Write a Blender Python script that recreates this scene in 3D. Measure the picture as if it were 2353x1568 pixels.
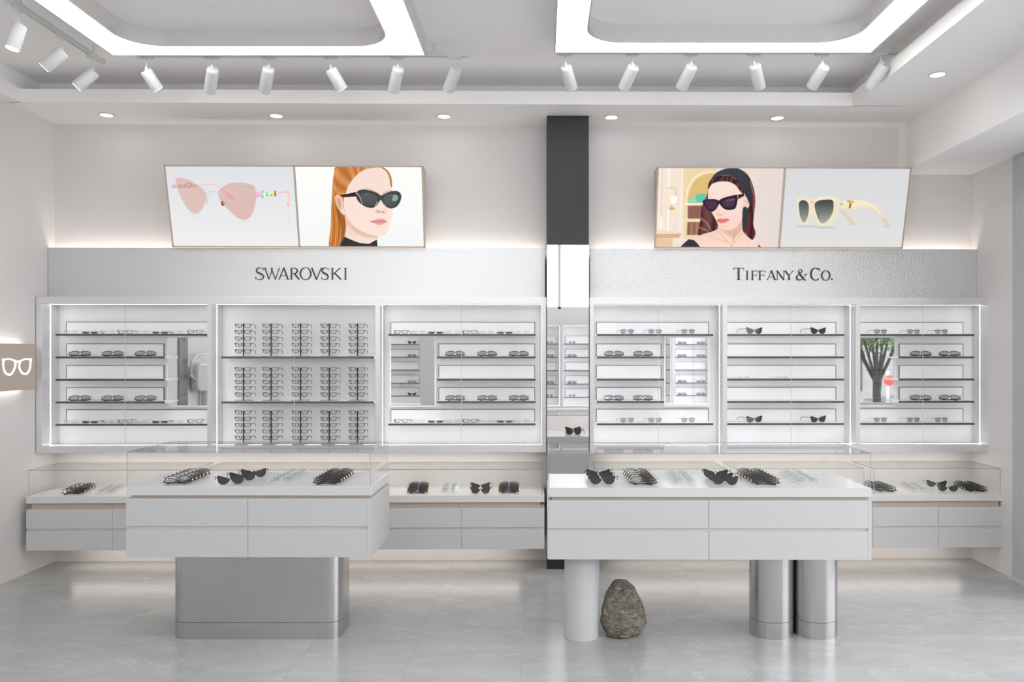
import bpy, bmesh, math, random
import numpy as np
from mathutils import Vector, noise
for o in list(bpy.data.objects): bpy.data.objects.remove(o)
C = bpy.context.scene.collection
PI = math.pi
random.seed(4)

# ---------------------------------------------------------------- camera, world, exposure, lights
CAMH = 1.704; FPX = 1900.0; VX = 1243.0; VY = 815.0
cd = bpy.data.cameras.new('camera'); cam = bpy.data.objects.new('camera', cd); C.objects.link(cam)
cam.location = (0, 0, CAMH); cam.rotation_euler = (PI/2, 0, 0)
cd.sensor_width = 36; cd.lens = 36*FPX/2353; cd.clip_start = 0.05
cd.shift_x = (1176.5-VX)/2353; cd.shift_y = (VY-784)/2353
bpy.context.scene.camera = cam
sc = bpy.context.scene
sc.cycles.transparent_max_bounces = 48; sc.cycles.max_bounces = 14; sc.cycles.diffuse_bounces = 8
sc.view_settings.view_transform = 'Standard'; sc.view_settings.look = 'None'
sc.view_settings.exposure = -0.10; sc.view_settings.gamma = 1; sc.view_settings.use_curve_mapping = False
w = bpy.data.worlds.new('world'); sc.world = w; w.use_nodes = True
wb = w.node_tree.nodes['Background']; wb.inputs[0].default_value = (0.935, 0.95, 1, 1); wb.inputs[1].default_value = 4.8
RING_STRENGTH = 5.8      # luminous ceiling rings
LED_WHITE = 8.0          # strips inside the wall cabinets
LED_WARM = 9.0           # coves above the fascia and under the furniture

# ---------------------------------------------------------------- materials
def lin(c): return tuple(((x/255)/12.92 if x/255 <= .04045 else ((x/255+.055)/1.055)**2.4) for x in c)
def newmat(name):
    m = bpy.data.materials.new(name); m.use_nodes = True
    return m, m.node_tree.nodes, m.node_tree.links, m.node_tree.nodes['Principled BSDF']
def pmat(name, col, rough=.5, metal=0, bump=0, bscale=40, var=0, spec=.5, stretch=None):
    m, n, l, b = newmat(name)
    c = (*col, 1)
    b.inputs['Base Color'].default_value = c; b.inputs['Roughness'].default_value = rough
    b.inputs['Metallic'].default_value = metal; b.inputs['Specular IOR Level'].default_value = spec
    tc = n.new('ShaderNodeTexCoord'); mp = n.new('ShaderNodeMapping'); l.new(tc.outputs['Object'], mp.inputs[0])
    if stretch: mp.inputs['Scale'].default_value = stretch
    nz = n.new('ShaderNodeTexNoise'); nz.inputs['Scale'].default_value = bscale; nz.inputs['Detail'].default_value = 5
    l.new(mp.outputs[0], nz.inputs[0])
    if var:
        mx = n.new('ShaderNodeMix'); mx.data_type = 'RGBA'
        mx.inputs[6].default_value = tuple(x*(1-var) for x in col)+(1,); mx.inputs[7].default_value = tuple(min(1, x*(1+var)) for x in col)+(1,)
        l.new(nz.outputs[0], mx.inputs[0]); l.new(mx.outputs[2], b.inputs['Base Color'])
    if bump:
        bp = n.new('ShaderNodeBump'); bp.inputs['Strength'].default_value = bump; bp.inputs['Distance'].default_value = .01
        l.new(nz.outputs[0], bp.inputs['Height']); l.new(bp.outputs[0], b.inputs['Normal'])
    return m
def emit(name, col, s):
    m, n, l, b = newmat(name)
    b.inputs['Base Color'].default_value = (*col, 1); b.inputs['Emission Color'].default_value = (*col, 1)
    b.inputs['Emission Strength'].default_value = s; return m
def glassmat(name, tint=(1, 1, 1), gloss=1.0):
    m, n, l, b = newmat(name); n.remove(b)
    out = n['Material Output']; t = n.new('ShaderNodeBsdfTransparent'); t.inputs[0].default_value = (*tint, 1)
    g = n.new('ShaderNodeBsdfGlossy'); g.inputs['Roughness'].default_value = .015
    ge = n.new('ShaderNodeNewGeometry'); dt = n.new('ShaderNodeVectorMath'); dt.operation = 'DOT_PRODUCT'
    l.new(ge.outputs['Normal'], dt.inputs[0]); l.new(ge.outputs['Incoming'], dt.inputs[1])
    def mth(op, a, b_=None):
        q = n.new('ShaderNodeMath'); q.operation = op
        for i, v in enumerate((a, b_)):
            if v is None: continue
            if isinstance(v, (int, float)): q.inputs[i].default_value = v
            else: l.new(v, q.inputs[i])
        return q.outputs[0]
    c5 = mth('POWER', mth('SUBTRACT', 1.0, mth('ABSOLUTE', dt.outputs['Value'])), 5.0)
    fr_ = mth('MULTIPLY', mth('ADD', mth('MULTIPLY', c5, .96), .04), gloss)
    mx = n.new('ShaderNodeMixShader'); l.new(fr_, mx.inputs[0])
    l.new(t.outputs[0], mx.inputs[1]); l.new(g.outputs[0], mx.inputs[2]); l.new(mx.outputs[0], out.inputs[0])
    return m
M = {}
M['wall'] = pmat('painted_wall', (.69, .672, .658), .6, bump=.02, bscale=120)
M['ceil'] = pmat('painted_ceiling', (.87, .86, .85), .65)
M['white'] = pmat('satin_white_lacquer', (.58, .58, .577), .38, spec=.4)
M['top'] = pmat('white_solid_surface', (.655, .662, .655), .25)
M['silver'] = pmat('brushed_silver', (.70, .70, .71), .38, metal=.55, var=.03, bscale=30, stretch=(1, 1, 14), bump=.02)
M['fascia'] = pmat('satin_silver_panel', (.66, .655, .655), .36, metal=.6, bump=.10, bscale=160)
M['mottled'] = pmat('mottled_silver_panel', (.68, .675, .68), .30, metal=.65, bump=.5, bscale=75, var=.04)
M['steel'] = pmat('brushed_stainless_steel', (.56, .55, .55), .25, metal=1, var=.03, bscale=14, stretch=(1, 1, 25), bump=.015)
M['lining_steel'] = pmat('bright_brushed_steel', (.86, .85, .84), .24, metal=1, var=.03, bscale=14, stretch=(1, 1, 25))
M['liner'] = pmat('cabinet_lining', (.86, .86, .86), .5)
M['plate'] = pmat('white_display_plate', (.93, .93, .93), .35)
M['edge'] = pmat('graphite_edge', (.085, .083, .082), .35)
M['gap'] = pmat('shadow_gap_grey', (.62, .62, .62), .5)
M['wood'] = pmat('pale_oak_veneer', lin((190, 175, 161)), .5, var=.10, bscale=9, stretch=(14, 14, 1.2))
M['black'] = pmat('black_cladding', (.016, .0145, .013), .4)
M['letter'] = pmat('anthracite_letter', (.035, .036, .036), .4)
M['mirror'] = pmat('silvered_mirror', (.90, .90, .905), .015, metal=1)
M['glass'] = glassmat('clear_case_glass', (.997, .999, .997), .45)
M['door_glass'] = glassmat('clear_door_glass', (.998, .998, .998), .38)
M['glass_edge'] = pmat('glass_edge_grey', (.30, .31, .31), .2)
M['lampwhite'] = pmat('white_lamp_metal', (.66, .67, .66), .4)
M['ring'] = emit('luminous_diffuser', (1, 1, .985), RING_STRENGTH)
M['ledw'] = emit('white_led_strip', (1, 1, 1), LED_WHITE)
M['ledwarm'] = emit('warm_led_strip', (1, .90, .82), LED_WARM)
M['ledunder'] = emit('warm_under_strip', (1, .90, .83), 8.0)
M['downl'] = emit('downlight_glow', (1, .98, .95), 14)
M['fblack'] = pmat('black_acetate', (.02, .02, .021), .25)
M['fgrey'] = pmat('dark_grey_metal_frame', (.10, .10, .11), .3, metal=.5)
M['fsteel'] = pmat('thin_metal_frame', (.07, .07, .08), .3, metal=.5)
M['gold'] = pmat('gold_hinge', (.86, .78, .30), .3, metal=.4)
M['fwhite'] = pmat('milky_clear_acetate', (.72, .73, .73), .2)
M['fgold'] = pmat('pale_champagne_wire', (.70, .66, .54), .3, metal=.3)
M['lblack'] = pmat('black_lens', (.030, .031, .033), .08)
M['lgrey'] = glassmat('grey_lens', (.68, .69, .72), 1.3)
M['ldark'] = glassmat('dark_grey_lens', (.42, .42, .43), 1.0)
M['lclear'] = glassmat('clear_lens', (.93, .94, .94), .8)
M['symbol'] = emit('white_symbol', (1, 1, 1), .9)
M['terrazzo'] = pmat('fluted_terrazzo', (.48, .48, .49), .7, var=.45, bscale=260, bump=.3)
def floor_mat():
    m, n, l, b = newmat('grey_marble_tiles')
    tc = n.new('ShaderNodeTexCoord'); mp = n.new('ShaderNodeMapping'); l.new(tc.outputs['Object'], mp.inputs[0])
    mp.inputs['Location'].default_value = (-1.136+6.22, 12.4, 0)
    br = n.new('ShaderNodeTexBrick'); l.new(mp.outputs[0], br.inputs[0])
    br.offset = 0; br.squash = 1
    br.inputs['Scale'].default_value = 1; br.inputs['Brick Width'].default_value = .622; br.inputs['Row Height'].default_value = 1.244
    br.inputs['Mortar Size'].default_value = .0018; br.inputs['Mortar Smooth'].default_value = .1; br.inputs['Bias'].default_value = 0
    br.inputs['Color1'].default_value = (.50, .50, .50, 1); br.inputs['Color2'].default_value = (.60, .60, .60, 1); br.inputs['Mortar'].default_value = (.3, .3, .3, 1)
    # each tile shifts the vein pattern
    sh = n.new('ShaderNodeVectorMath'); sh.operation = 'MULTIPLY'; l.new(br.outputs[0], sh.inputs[0]); sh.inputs[1].default_value = (37, 53, 11)
    ad = n.new('ShaderNodeVectorMath'); ad.operation = 'ADD'; l.new(tc.outputs['Object'], ad.inputs[0]); l.new(sh.outputs[0], ad.inputs[1])
    m2 = n.new('ShaderNodeMapping'); l.new(ad.outputs[0], m2.inputs[0]); m2.inputs['Rotation'].default_value = (0, 0, .75); m2.inputs['Scale'].default_value = (1.0, 2.3, 1)
    n1 = n.new('ShaderNodeTexNoise'); n1.inputs['Scale'].default_value = 1.5; n1.inputs['Detail'].default_value = 9; n1.inputs['Distortion'].default_value = 1.3; l.new(m2.outputs[0], n1.inputs[0])
    r1 = n.new('ShaderNodeValToRGB'); l.new(n1.outputs[0], r1.inputs[0])
    r1.color_ramp.elements[0].position = .3; r1.color_ramp.elements[0].color = (.345, .345, .345, 1)
    r1.color_ramp.elements[1].position = .72; r1.color_ramp.elements[1].color = (.42, .42, .418, 1)
    n2 = n.new('ShaderNodeTexNoise'); n2.inputs['Scale'].default_value = 1.15; n2.inputs['Detail'].default_value = 6; n2.inputs['Roughness'].default_value = .55; n2.inputs['Distortion'].default_value = .6; l.new(m2.outputs[0], n2.inputs[0])
    r2 = n.new('ShaderNodeValToRGB'); l.new(n2.outputs[0], r2.inputs[0]); e = r2.color_ramp.elements
    e[0].position = .492; e[0].color = (0, 0, 0, 1); e[1].position = .508; e[1].color = (0, 0, 0, 1); q = e.new(.50); q.color = (1, 1, 1, 1)
    vm = n.new('ShaderNodeMath'); vm.operation = 'MULTIPLY'; vm.inputs[1].default_value = .28; l.new(r2.outputs[0], vm.inputs[0])
    mx = n.new('ShaderNodeMix'); mx.data_type = 'RGBA'; l.new(vm.outputs[0], mx.inputs[0]); l.new(r1.outputs[0], mx.inputs[6]); mx.inputs[7].default_value = (.60, .60, .60, 1)
    mj = n.new('ShaderNodeMix'); mj.data_type = 'RGBA'; l.new(br.outputs['Fac'], mj.inputs[0]); l.new(mx.outputs[2], mj.inputs[6]); mj.inputs[7].default_value = (.33, .32, .31, 1)
    l.new(mj.outputs[2], b.inputs['Base Color']); b.inputs['Roughness'].default_value = .24; b.inputs['Specular IOR Level'].default_value = .6
    return m
M['floor'] = floor_mat()
def rock_mat():
    m, n, l, b = newmat('rough_grey_brown_stone')
    tc = n.new('ShaderNodeTexCoord'); nz = n.new('ShaderNodeTexNoise'); nz.inputs['Scale'].default_value = 9; nz.inputs['Detail'].default_value = 10; nz.inputs['Roughness'].default_value = .7
    l.new(tc.outputs['Object'], nz.inputs[0]); r = n.new('ShaderNodeValToRGB'); l.new(nz.outputs[0], r.inputs[0])
    r.color_ramp.elements[0].position = .32; r.color_ramp.elements[0].color = (.13, .112, .08, 1)
    r.color_ramp.elements[1].position = .70; r.color_ramp.elements[1].color = (.47, .435, .37, 1)
    mp = n.new('ShaderNodeMapping'); mp.inputs['Rotation'].default_value = (0, .6, 0); mp.inputs['Scale'].default_value = (1, 1, 2.6); l.new(tc.outputs['Object'], mp.inputs[0])
    n2 = n.new('ShaderNodeTexNoise'); n2.inputs['Scale'].default_value = 26; n2.inputs['Detail'].default_value = 8; n2.inputs['Distortion'].default_value = 1.5; l.new(mp.outputs[0], n2.inputs[0])
    bp = n.new('ShaderNodeBump'); bp.inputs['Strength'].default_value = 1; bp.inputs['Distance'].default_value = .022
    l.new(n2.outputs[0], bp.inputs['Height']); l.new(bp.outputs[0], b.inputs['Normal'])
    r2 = n.new('ShaderNodeValToRGB'); l.new(n2.outputs[0], r2.inputs[0]); r2.color_ramp.elements[0].position = .36; r2.color_ramp.elements[0].color = (.55, .53, .48, 1); r2.color_ramp.elements[1].position = .62; r2.color_ramp.elements[1].color = (1.15, 1.15, 1.15, 1)  # relief shade put into the colour: darker in the bump's hollows
    mm = n.new('ShaderNodeMix'); mm.data_type = 'RGBA'; mm.blend_type = 'MULTIPLY'; mm.inputs[0].default_value = 1; l.new(r.outputs[0], mm.inputs[6]); l.new(r2.outputs[0], mm.inputs[7])
    l.new(mm.outputs[2], b.inputs['Base Color']); b.inputs['Roughness'].default_value = .85
    return m
M['rock'] = rock_mat()

# ---------------------------------------------------------------- frames (wall faces) and pixel measuring
TH = 0.0147; Y0 = 6.863
FR = {'world': (0, 0, 0), 'wall': (0, Y0, TH), 'opp': (0, -1.35, PI)}
def fpt(fr, p):
    ox, oy, t = FR[fr]; c, s = math.cos(t), math.sin(t)
    return (ox+p[0]*c-p[1]*s, oy+p[0]*s+p[1]*c, p[2])
def wu(px, v):
    a = (px-VX)/FPX; c, s = math.cos(TH), math.sin(TH)
    return (a*(Y0-v*c)-v*s)/(c-a*s)
def wz(px, py, v):
    y = Y0+wu(px, v)*math.sin(TH)-v*math.cos(TH)
    return CAMH-(py-VY)/FPX*y
def X(px, y): return (px-VX)/FPX*y
def Z(py, y): return CAMH-(py-VY)/FPX*y

# ---------------------------------------------------------------- mesh builder and object helpers
ORG = {}
def tag(o, label=None, cat=None, group=None, kind=None):
    if label: o['label'] = label
    if cat: o['category'] = cat
    if group: o['group'] = group
    if kind: o['kind'] = kind
    return o
def thing(name, label, cat, fr='world', org=(0, 0, 0), group=None, rz=0):
    o = bpy.data.objects.new(name, None); C.objects.link(o); o.empty_display_size = .1
    o.location = fpt(fr, org); o.rotation_euler = (0, 0, FR[fr][2]+rz); ORG[o.name] = org
    return tag(o, label, cat, group)
class MB:
    def __init__(s): s.v = []; s.f = []; s.m = []; s.s = []
    def add(s, vs, fs, mi=0, smooth=False):
        b = len(s.v); s.v += [tuple(p) for p in vs]
        for f in fs: s.f.append(tuple(b+i for i in f)); s.m.append(mi); s.s.append(smooth)
        return s
    def box(s, x0, x1, y0, y1, z0, z1, mi=0):
        if x0 > x1: x0, x1 = x1, x0
        if y0 > y1: y0, y1 = y1, y0
        if z0 > z1: z0, z1 = z1, z0
        return s.add([(x0, y0, z0), (x1, y0, z0), (x1, y1, z0), (x0, y1, z0), (x0, y0, z1), (x1, y0, z1), (x1, y1, z1), (x0, y1, z1)],
              [(0, 3, 2, 1), (4, 5, 6, 7), (0, 1, 5, 4), (1, 2, 6, 5), (2, 3, 7, 6), (3, 0, 4, 7)], mi)
    def prism(s, poly, a0, a1, plane='xz', mi=0, smooth=False):
        """closed polygon extruded along the third axis"""
        n = len(poly)
        def P(p, a): return (p[0], a, p[1]) if plane == 'xz' else ((p[0], p[1], a) if plane == 'xy' else (a, p[0], p[1]))
        s.add([P(p, a0) for p in poly], [tuple(range(n))], mi); s.add([P(p, a1) for p in poly], [tuple(range(n))[::-1]], mi)
        s.add([P(p, a0) for p in poly]+[P(p, a1) for p in poly], [(i, (i+1) % n, n+(i+1) % n, n+i) for i in range(n)], mi, smooth)
        return s
    def ring(s, outer, inner, a0, a1, plane='xz', mi=0, smooth=False):
        n = len(outer)
        def P(p, a): return (p[0], a, p[1]) if plane == 'xz' else ((p[0], p[1], a) if plane == 'xy' else (a, p[0], p[1]))
        V = [P(p, a0) for p in outer]+[P(p, a0) for p in inner]+[P(p, a1) for p in outer]+[P(p, a1) for p in inner]
        F = []
        for i in range(n):
            j = (i+1) % n
            F += [(i, j, n+j, n+i), (2*n+i, 3*n+i, 3*n+j, 2*n+j), (i, 2*n+i, 2*n+j, j), (n+i, n+j, 3*n+j, 3*n+i)]
        return s.add(V, F, mi, smooth)
    def tube(s, pts, r, seg=8, mi=0, cap=True, flat=1.0):
        pts = [Vector(p) for p in pts]; n = len(pts); V = []; F = []
        rs = r if isinstance(r, (list, tuple)) else [r]*n
        for i, p in enumerate(pts):
            d = (pts[min(i+1, n-1)]-pts[max(i-1, 0)]).normalized()
            up = Vector((0, 0, 1)) if abs(d.z) < .9 else Vector((1, 0, 0))
            a = d.cross(up).normalized(); b = a.cross(d).normalized()
            for k in range(seg):
                t = 2*PI*k/seg; V.append(p+a*math.cos(t)*rs[i]*flat+b*math.sin(t)*rs[i])
        for i in range(n-1):
            for k in range(seg): F.append((i*seg+k, i*seg+(k+1) % seg, (i+1)*seg+(k+1) % seg, (i+1)*seg+k))
        s.add(V, F, mi, True)
        if cap: s.add(V[:seg], [tuple(range(seg))[::-1]], mi); s.add(V[-seg:], [tuple(range(seg))], mi)
        return s
    def cyl(s, p0, p1, r, seg=24, mi=0): return s.tube([p0, p1], r, seg, mi)
    def build(s, name, mats, parent=None, fr=None, label=None, bevel=0, org=None):
        me = bpy.data.meshes.new(name)
        root = parent
        while root is not None and root.parent is not None: root = root.parent
        o_ = org if org is not None else (ORG.get(root.name, (0, 0, 0)) if root else (0, 0, 0))
        if fr and parent is None:
            vs = [fpt(fr, p) for p in s.v]
        else: vs = [(p[0]-o_[0], p[1]-o_[1], p[2]-o_[2]) for p in s.v]
        me.from_pydata(vs, [], s.f)
        for m in (mats if isinstance(mats, (list, tuple)) else [mats]): me.materials.append(m)
        me.polygons.foreach_set('material_index', s.m); me.polygons.foreach_set('use_smooth', s.s)
        bm = bmesh.new(); bm.from_mesh(me); bmesh.ops.remove_doubles(bm, verts=bm.verts, dist=1e-6); bmesh.ops.recalc_face_normals(bm, faces=bm.faces)
        for e in bm.edges:
            if len(e.link_faces) == 2 and e.calc_face_angle(0) > .7: e.smooth = False
        bm.to_mesh(me); bm.free()
        o = bpy.data.objects.new(name, me); C.objects.link(o)
        if parent is not None: o.parent = parent
        if label: o['label'] = label
        if bevel:
            b = o.modifiers.new('bevel', 'BEVEL'); b.width = bevel; b.segments = 2; b.limit_method = 'ANGLE'
        return o
def rrect(x0, x1, y0, y1, r, seg=8):
    P = []
    for cx, cy, t0 in ((x1-r, y1-r, 0), (x0+r, y1-r, PI/2), (x0+r, y0+r, PI), (x1-r, y0+r, 1.5*PI)):
        for k in range(seg+1):
            t = t0+PI/2*k/seg; P.append((cx+r*math.cos(t), cy+r*math.sin(t)))
    return P
def spl(pts, n=5):
    """closed catmull-rom"""
    N = len(pts); out = []
    for i in range(N):
        p0, p1, p2, p3 = (np.array(pts[(i+k-1) % N], float) for k in range(4))
        for j in range(n):
            t = j/n
            out.append(tuple(.5*((2*p1)+(-p0+p2)*t+(2*p0-5*p1+4*p2-p3)*t*t+(-p0+3*p1-3*p2+p3)*t**3)))
    return out
def dup(root, loc, rot):
    r = root.copy(); C.objects.link(r); r.location = loc; r.rotation_euler = rot; ORG[r.name] = (0, 0, 0)
    for ch in root.children:
        c = ch.copy(); C.objects.link(c); c.parent = r
        for g in ch.children:
            d = g.copy(); C.objects.link(d); d.parent = c
    return r
def struct(mb, name, mats, fr='world', **k): return tag(mb.build(name, mats, None, fr, **k), kind='structure')

# ---------------------------------------------------------------- room shell
XL, XR, YB = -4.0, 3.596, -1.35        # left wall, right wall, wall behind the camera
SOF, CEIL, BULK, XBK = 3.6, 3.84, 3.208, 2.987
struct(MB().box(XL-.1, XR+.1, YB-.1, 7.1, -.1, 0), 'floor', M['floor'])
struct(MB().box(XL-.1, XR+.2, 0, .12, 0, 3.95), 'wall_back', M['wall'], 'wall')
struct(MB().box(XL-.12, XL, YB-.1, 7.1, 0, 3.95), 'wall_left', M['wall'])
struct(MB().box(XL-.1, XR+.1, YB-.12, YB, 0, 2.5).box(XL-.1, XR+.1, YB-.12, YB, 3.78, 3.95), 'wall_front', M['wall'])
m = MB()                                # clerestory added for daylight fill, over the display wall behind the viewer
for i in range(6): m.box(XL+(XR-XL)*i/5-.025, XL+(XR-XL)*i/5+.025, YB-.08, YB-.03, 2.5, 3.78)
m.box(XL, XR, YB-.08, YB-.03, 2.5, 2.54).box(XL, XR, YB-.08, YB-.03, 3.74, 3.78)
win = struct(m, 'added_window_2', M['lampwhite'])
for i in range(5): MB().box(XL+(XR-XL)*i/5+.025, XL+(XR-XL)*(i+1)/5-.025, YB-.058, YB-.052, 2.54, 3.74).build('window_pane', M['door_glass'], win, org=(0, 0, 0))
YW = 5.55                               # the shop window starts here
m = MB().box(XR, XR+.12, YW, 7.1, 0, 3.95).box(XR, XR+.12, YB-.1, YW, 3.0, 3.95)
struct(m, 'wall_right', M['wall'])
m = MB()                                # shop window in the right wall: frame and panes
for i in range(5):
    yy = YB+(YW-YB)*i/4
    m.box(XR+.03, XR+.09, yy-.025, yy+.025, 0, 3.0)
m.box(XR+.03, XR+.09, YB, YW, 0, .06); m.box(XR+.03, XR+.09, YB, YW, 2.94, 3.0)
win = struct(m, 'window_1', M['edge'])
for i in range(4):
    y0 = YB+(YW-YB)*i/4+.025; y1 = YB+(YW-YB)*(i+1)/4-.025
    MB().box(XR+.055, XR+.063, y0, y1, .06, 2.94).build('window_pane', M['door_glass'], win, org=(0, 0, 0))
# ceiling: raised tray, cove, soffit ring, right-hand bulkhead (wall frame only matters along the back)
TL, TR = -3.9, 2.374
m = MB()
m.box(XL-.1, XR+.1, YB-.1, 7.1, CEIL, CEIL+.08)
def yb(x, v): return Y0-v+TH*x
def slabq(x0, x1, v0, v1, z0, z1):
    P = [(x0, yb(x0, v1)), (x1, yb(x1, v1)), (x1, yb(x1, v0)), (x0, yb(x0, v0))]
    m.prism(P, z0, z1, 'xy')
slabq(XL, XR, -.1, .60, SOF, 3.70)          # back soffit lip
slabq(XL, XR, -.1, .29, 3.70, CEIL)         # behind the cove
m.box(XL, TL, YB, yb(TL, .59), SOF, 3.70)   # left lip
m.box(XL, XL+.05, YB, 6.6, 3.70, CEIL)
m.box(TR, XR, YB, yb(TR, .59), SOF, 3.70)   # right lip
m.box(TR+.10, XR, YB, 6.6, 3.70, CEIL)
struct(m, 'ceiling', M['ceil'])
m = MB().box(XBK, XR, YB, 6.95, BULK, SOF)
struct(m, 'trim_1', M['ceil'])              # dropped bulkhead on the right
m = MB()                                    # fluted terrazzo cladding on the right wall
P = []; y = 6.297; pitch = .036
while y > YW:
    for k in range(7):
        t = k/7*2*PI; P.append((XR-.004-.010*(1-abs(math.cos(t/2))**3), y-pitch*k/7))
    y -= pitch
poly = [(XR, 6.297)]+P+[(XR, P[-1][1])]
m.prism(poly, .02, BULK-.002, 'xy')
struct(m, 'trim_2', M['terrazzo'])
struct(MB().box(XR-.045, XR, YW, 6.297, 0, .02), 'baseboard_right', M['white'])

# ---------------------------------------------------------------- ring lights
def ring_light(x0, x1, yf, yb_, ybin, label):
    t = thing('ring_light', label, 'ceiling light', 'world', ((x0+x1)/2, (yf+yb_)/2, 3.727), 'luminous ceiling frames')
    b = .204; ins = rrect(x0+b, x1-b, yf+b, ybin, .24, 10)
    # matching outer loop: project each inner vertex to the outer rectangle
    cx, cy = (x0+x1)/2, (yf+yb_)/2; outer = []
    ix0, ix1, iy0, iy1 = x0+b, x1-b, yf+b, ybin
    for k, (px, py) in enumerate(ins):
        q = k//11; i = k % 11; f = i/10
        r = .24
        if q == 0: p = (x1, iy1-r+(yb_-iy1+r)*min(1, 2*f)) if f <= .5 else (x1-(x1-ix1+r)*(2*f-1), yb_)
        elif q == 1: p = (ix0+r-(ix0+r-x0)*min(1, 2*f), yb_) if f <= .5 else (x0, yb_-(yb_-iy1+r)*(2*f-1))
        elif q == 2: p = (x0, iy0+r-(iy0+r-yf)*min(1, 2*f)) if f <= .5 else (x0+(ix0-x0+r)*(2*f-1), yf)
        else: p = (ix1-r+(x1-ix1+r)*min(1, 2*f), yf) if f <= .5 else (x1, yf+(iy0+r-yf)*(2*f-1))
        outer.append(p)
    def shrink(P, d, sgn):
        return [(p[0]+(d if p[0] < cx else -d)*sgn, p[1]+(d if p[1] < cy else -d)*sgn) for p in P]
    MB().ring(outer, shrink(outer, .008, 1), 3.722, CEIL, 'xy').build('outer_casing', M['silver'], t)
    MB().ring(shrink(outer, .0085, 1), shrink(ins, .0085, -1), 3.728, 3.745, 'xy').build('diffuser', M['ring'], t)
    MB().ring(shrink(ins, .008, -1), ins, 3.722, CEIL, 'xy', smooth=True).build('inner_lining', M['lining_steel'], t, label='brushed steel inner lining')
    return t
ring_light(-2.89, -.778, .15, 5.58, 5.406, 'glowing white rectangular ceiling ring above the left island')
ring_light(.089, 2.21, .15, 5.53, 5.344, 'glowing white rectangular ceiling ring above the right island')

# ---------------------------------------------------------------- downlights
for px, py, lb in ((245, 263, 'small round recessed downlight nearest the left wall'), (635, 265, 'round recessed downlight above the pink glasses poster'),
        (1020, 266, 'round recessed downlight just left of the black pillar'), (1405, 268.5, 'round recessed downlight just right of the black pillar'),
        (1786, 270, 'round recessed downlight above the right lightbox'), (2154, 170, 'round recessed downlight in the right side soffit')):
    y = (SOF-CAMH)*FPX/(VY-py); x = X(px, y)
    t = thing('downlight', lb, 'ceiling light', 'world', (x, y, SOF), 'recessed downlights')
    m = MB(); n = 32
    o_ = [(x+.058*math.cos(2*PI*k/n), y+.058*math.sin(2*PI*k/n)) for k in range(n)]; i_ = [(x+.048*math.cos(2*PI*k/n), y+.048*math.sin(2*PI*k/n)) for k in range(n)]
    m.ring(o_, i_, SOF-.008, SOF-.0005, 'xy'); m.build('trim_ring', M['gap'], t)
    MB().prism(i_, SOF-.005, SOF-.001, 'xy').build('lamp_face', M['downl'], t)

# ---------------------------------------------------------------- tracks and spotlights
ZT = 3.75
def track(x0, y0, x1, y1, lb):
    o = thing('light_track', lb, 'light track', 'world', ((x0+x1)/2, (y0+y1)/2, ZT), 'ceiling light tracks')
    m = MB(); hw = .018
    if abs(x1-x0) > abs(y1-y0): m.box(x0, x1, y0-hw, y0-.006, ZT, ZT+.028).box(x0, x1, y0+.006, y0+hw, ZT, ZT+.028).box(x0, x1, y0-.006, y0+.006, ZT+.012, ZT+.028)
    else: m.box(x0-hw, x0-.006, y0, y1, ZT, ZT+.028).box(x0+.006, x0+hw, y0, y1, ZT, ZT+.028).box(x0-.006, x0+.006, y0, y1, ZT+.012, ZT+.028)
    m.build('rail', M['lampwhite'], o)
    for xx, yy in ((x0, y0), (x1, y1)): MB().box(xx-.02, xx+.02, yy-.02, yy+.02, ZT-.002, ZT+.030).build('end_cap', M['lampwhite'], o)
    for f in (.1, .9): MB().cyl((x0+(x1-x0)*f, y0+(y1-y0)*f, ZT+.027), (x0+(x1-x0)*f, y0+(y1-y0)*f, CEIL), .006, 10).build('hanger', M['lampwhite'], o)
track(X(318, 5.68), 5.68, X(1073, 5.68), 5.68, 'white light track behind the left ceiling ring')
track(X(1286, 5.62), 5.62, X(2055, 5.62), 5.62, 'white light track behind the right ceiling ring')
track(-3.084, 4.80, -3.084, 5.80, 'white light track running toward the viewer by the left wall')
def spot(xs, ys, top, bot, ty, lb, along='x', lamp=None):
    """stem at (xs, ys); top/bot are the projected ends of the barrel in the picture, ty the tilt toward the wall"""
    t = thing('track_spotlight', lb, 'spotlight', 'world', (xs, ys, ZT), 'white track spotlights')
    m = MB(); a = .045
    (m.box(xs-a, xs+a, ys-.014, ys+.014, ZT-.014, ZT) if along == 'x' else m.box(xs-.014, xs+.014, ys-a, ys+a, ZT-.014, ZT)); m.build('adapter', M['lampwhite'], t)
    p0 = Vector((X(top[0], ys), ys, Z(top[1], ys))); yb_ = ys+ty
    p1 = Vector((X(bot[0], yb_), yb_, Z(bot[1], yb_)))
    MB().cyl((xs, ys, ZT-.012), (xs, ys, p0.z+.03), .006, 10).build('stem', M['lampwhite'], t)
    d = (p1-p0).normalized(); r = .041
    m = MB().tube([p0-d*.012, p0-d*.006, p0, p1-d*.004, p1], [r*.86, r*.97, r, r, r*.97], 28)
    bd = m.build('barrel', M['lampwhite'], t)
    MB().cyl(p1, p1+d*.002, r*.82, 24).build('lamp_face', M['downl'], bd)
    MB().cyl(Vector((xs, ys, p0.z+.035)), p0-d*.004+Vector((0, 0, .004)), .011, 10).build('pivot', M['lampwhite'], bd)
SL = [('first', (337, 166), (363, 206)), ('second', (489, 162), (482, 210)), ('third', (617, 161), (608, 209)), ('fourth', (762, 162), (786, 205)), ('fifth', (915, 160), (904, 208)), ('sixth', (1048, 160), (1030, 206))]
SX = [337, 487, 618, 760, 914, 1046]
for (w_, a, b), sx in zip(SL, SX):
    spot(X(sx, 5.68), 5.68, a, b, .13 if w_ not in ('first', 'fourth') else .06, 'white barrel spotlight, %s from the left on the left rear track' % w_)
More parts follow.
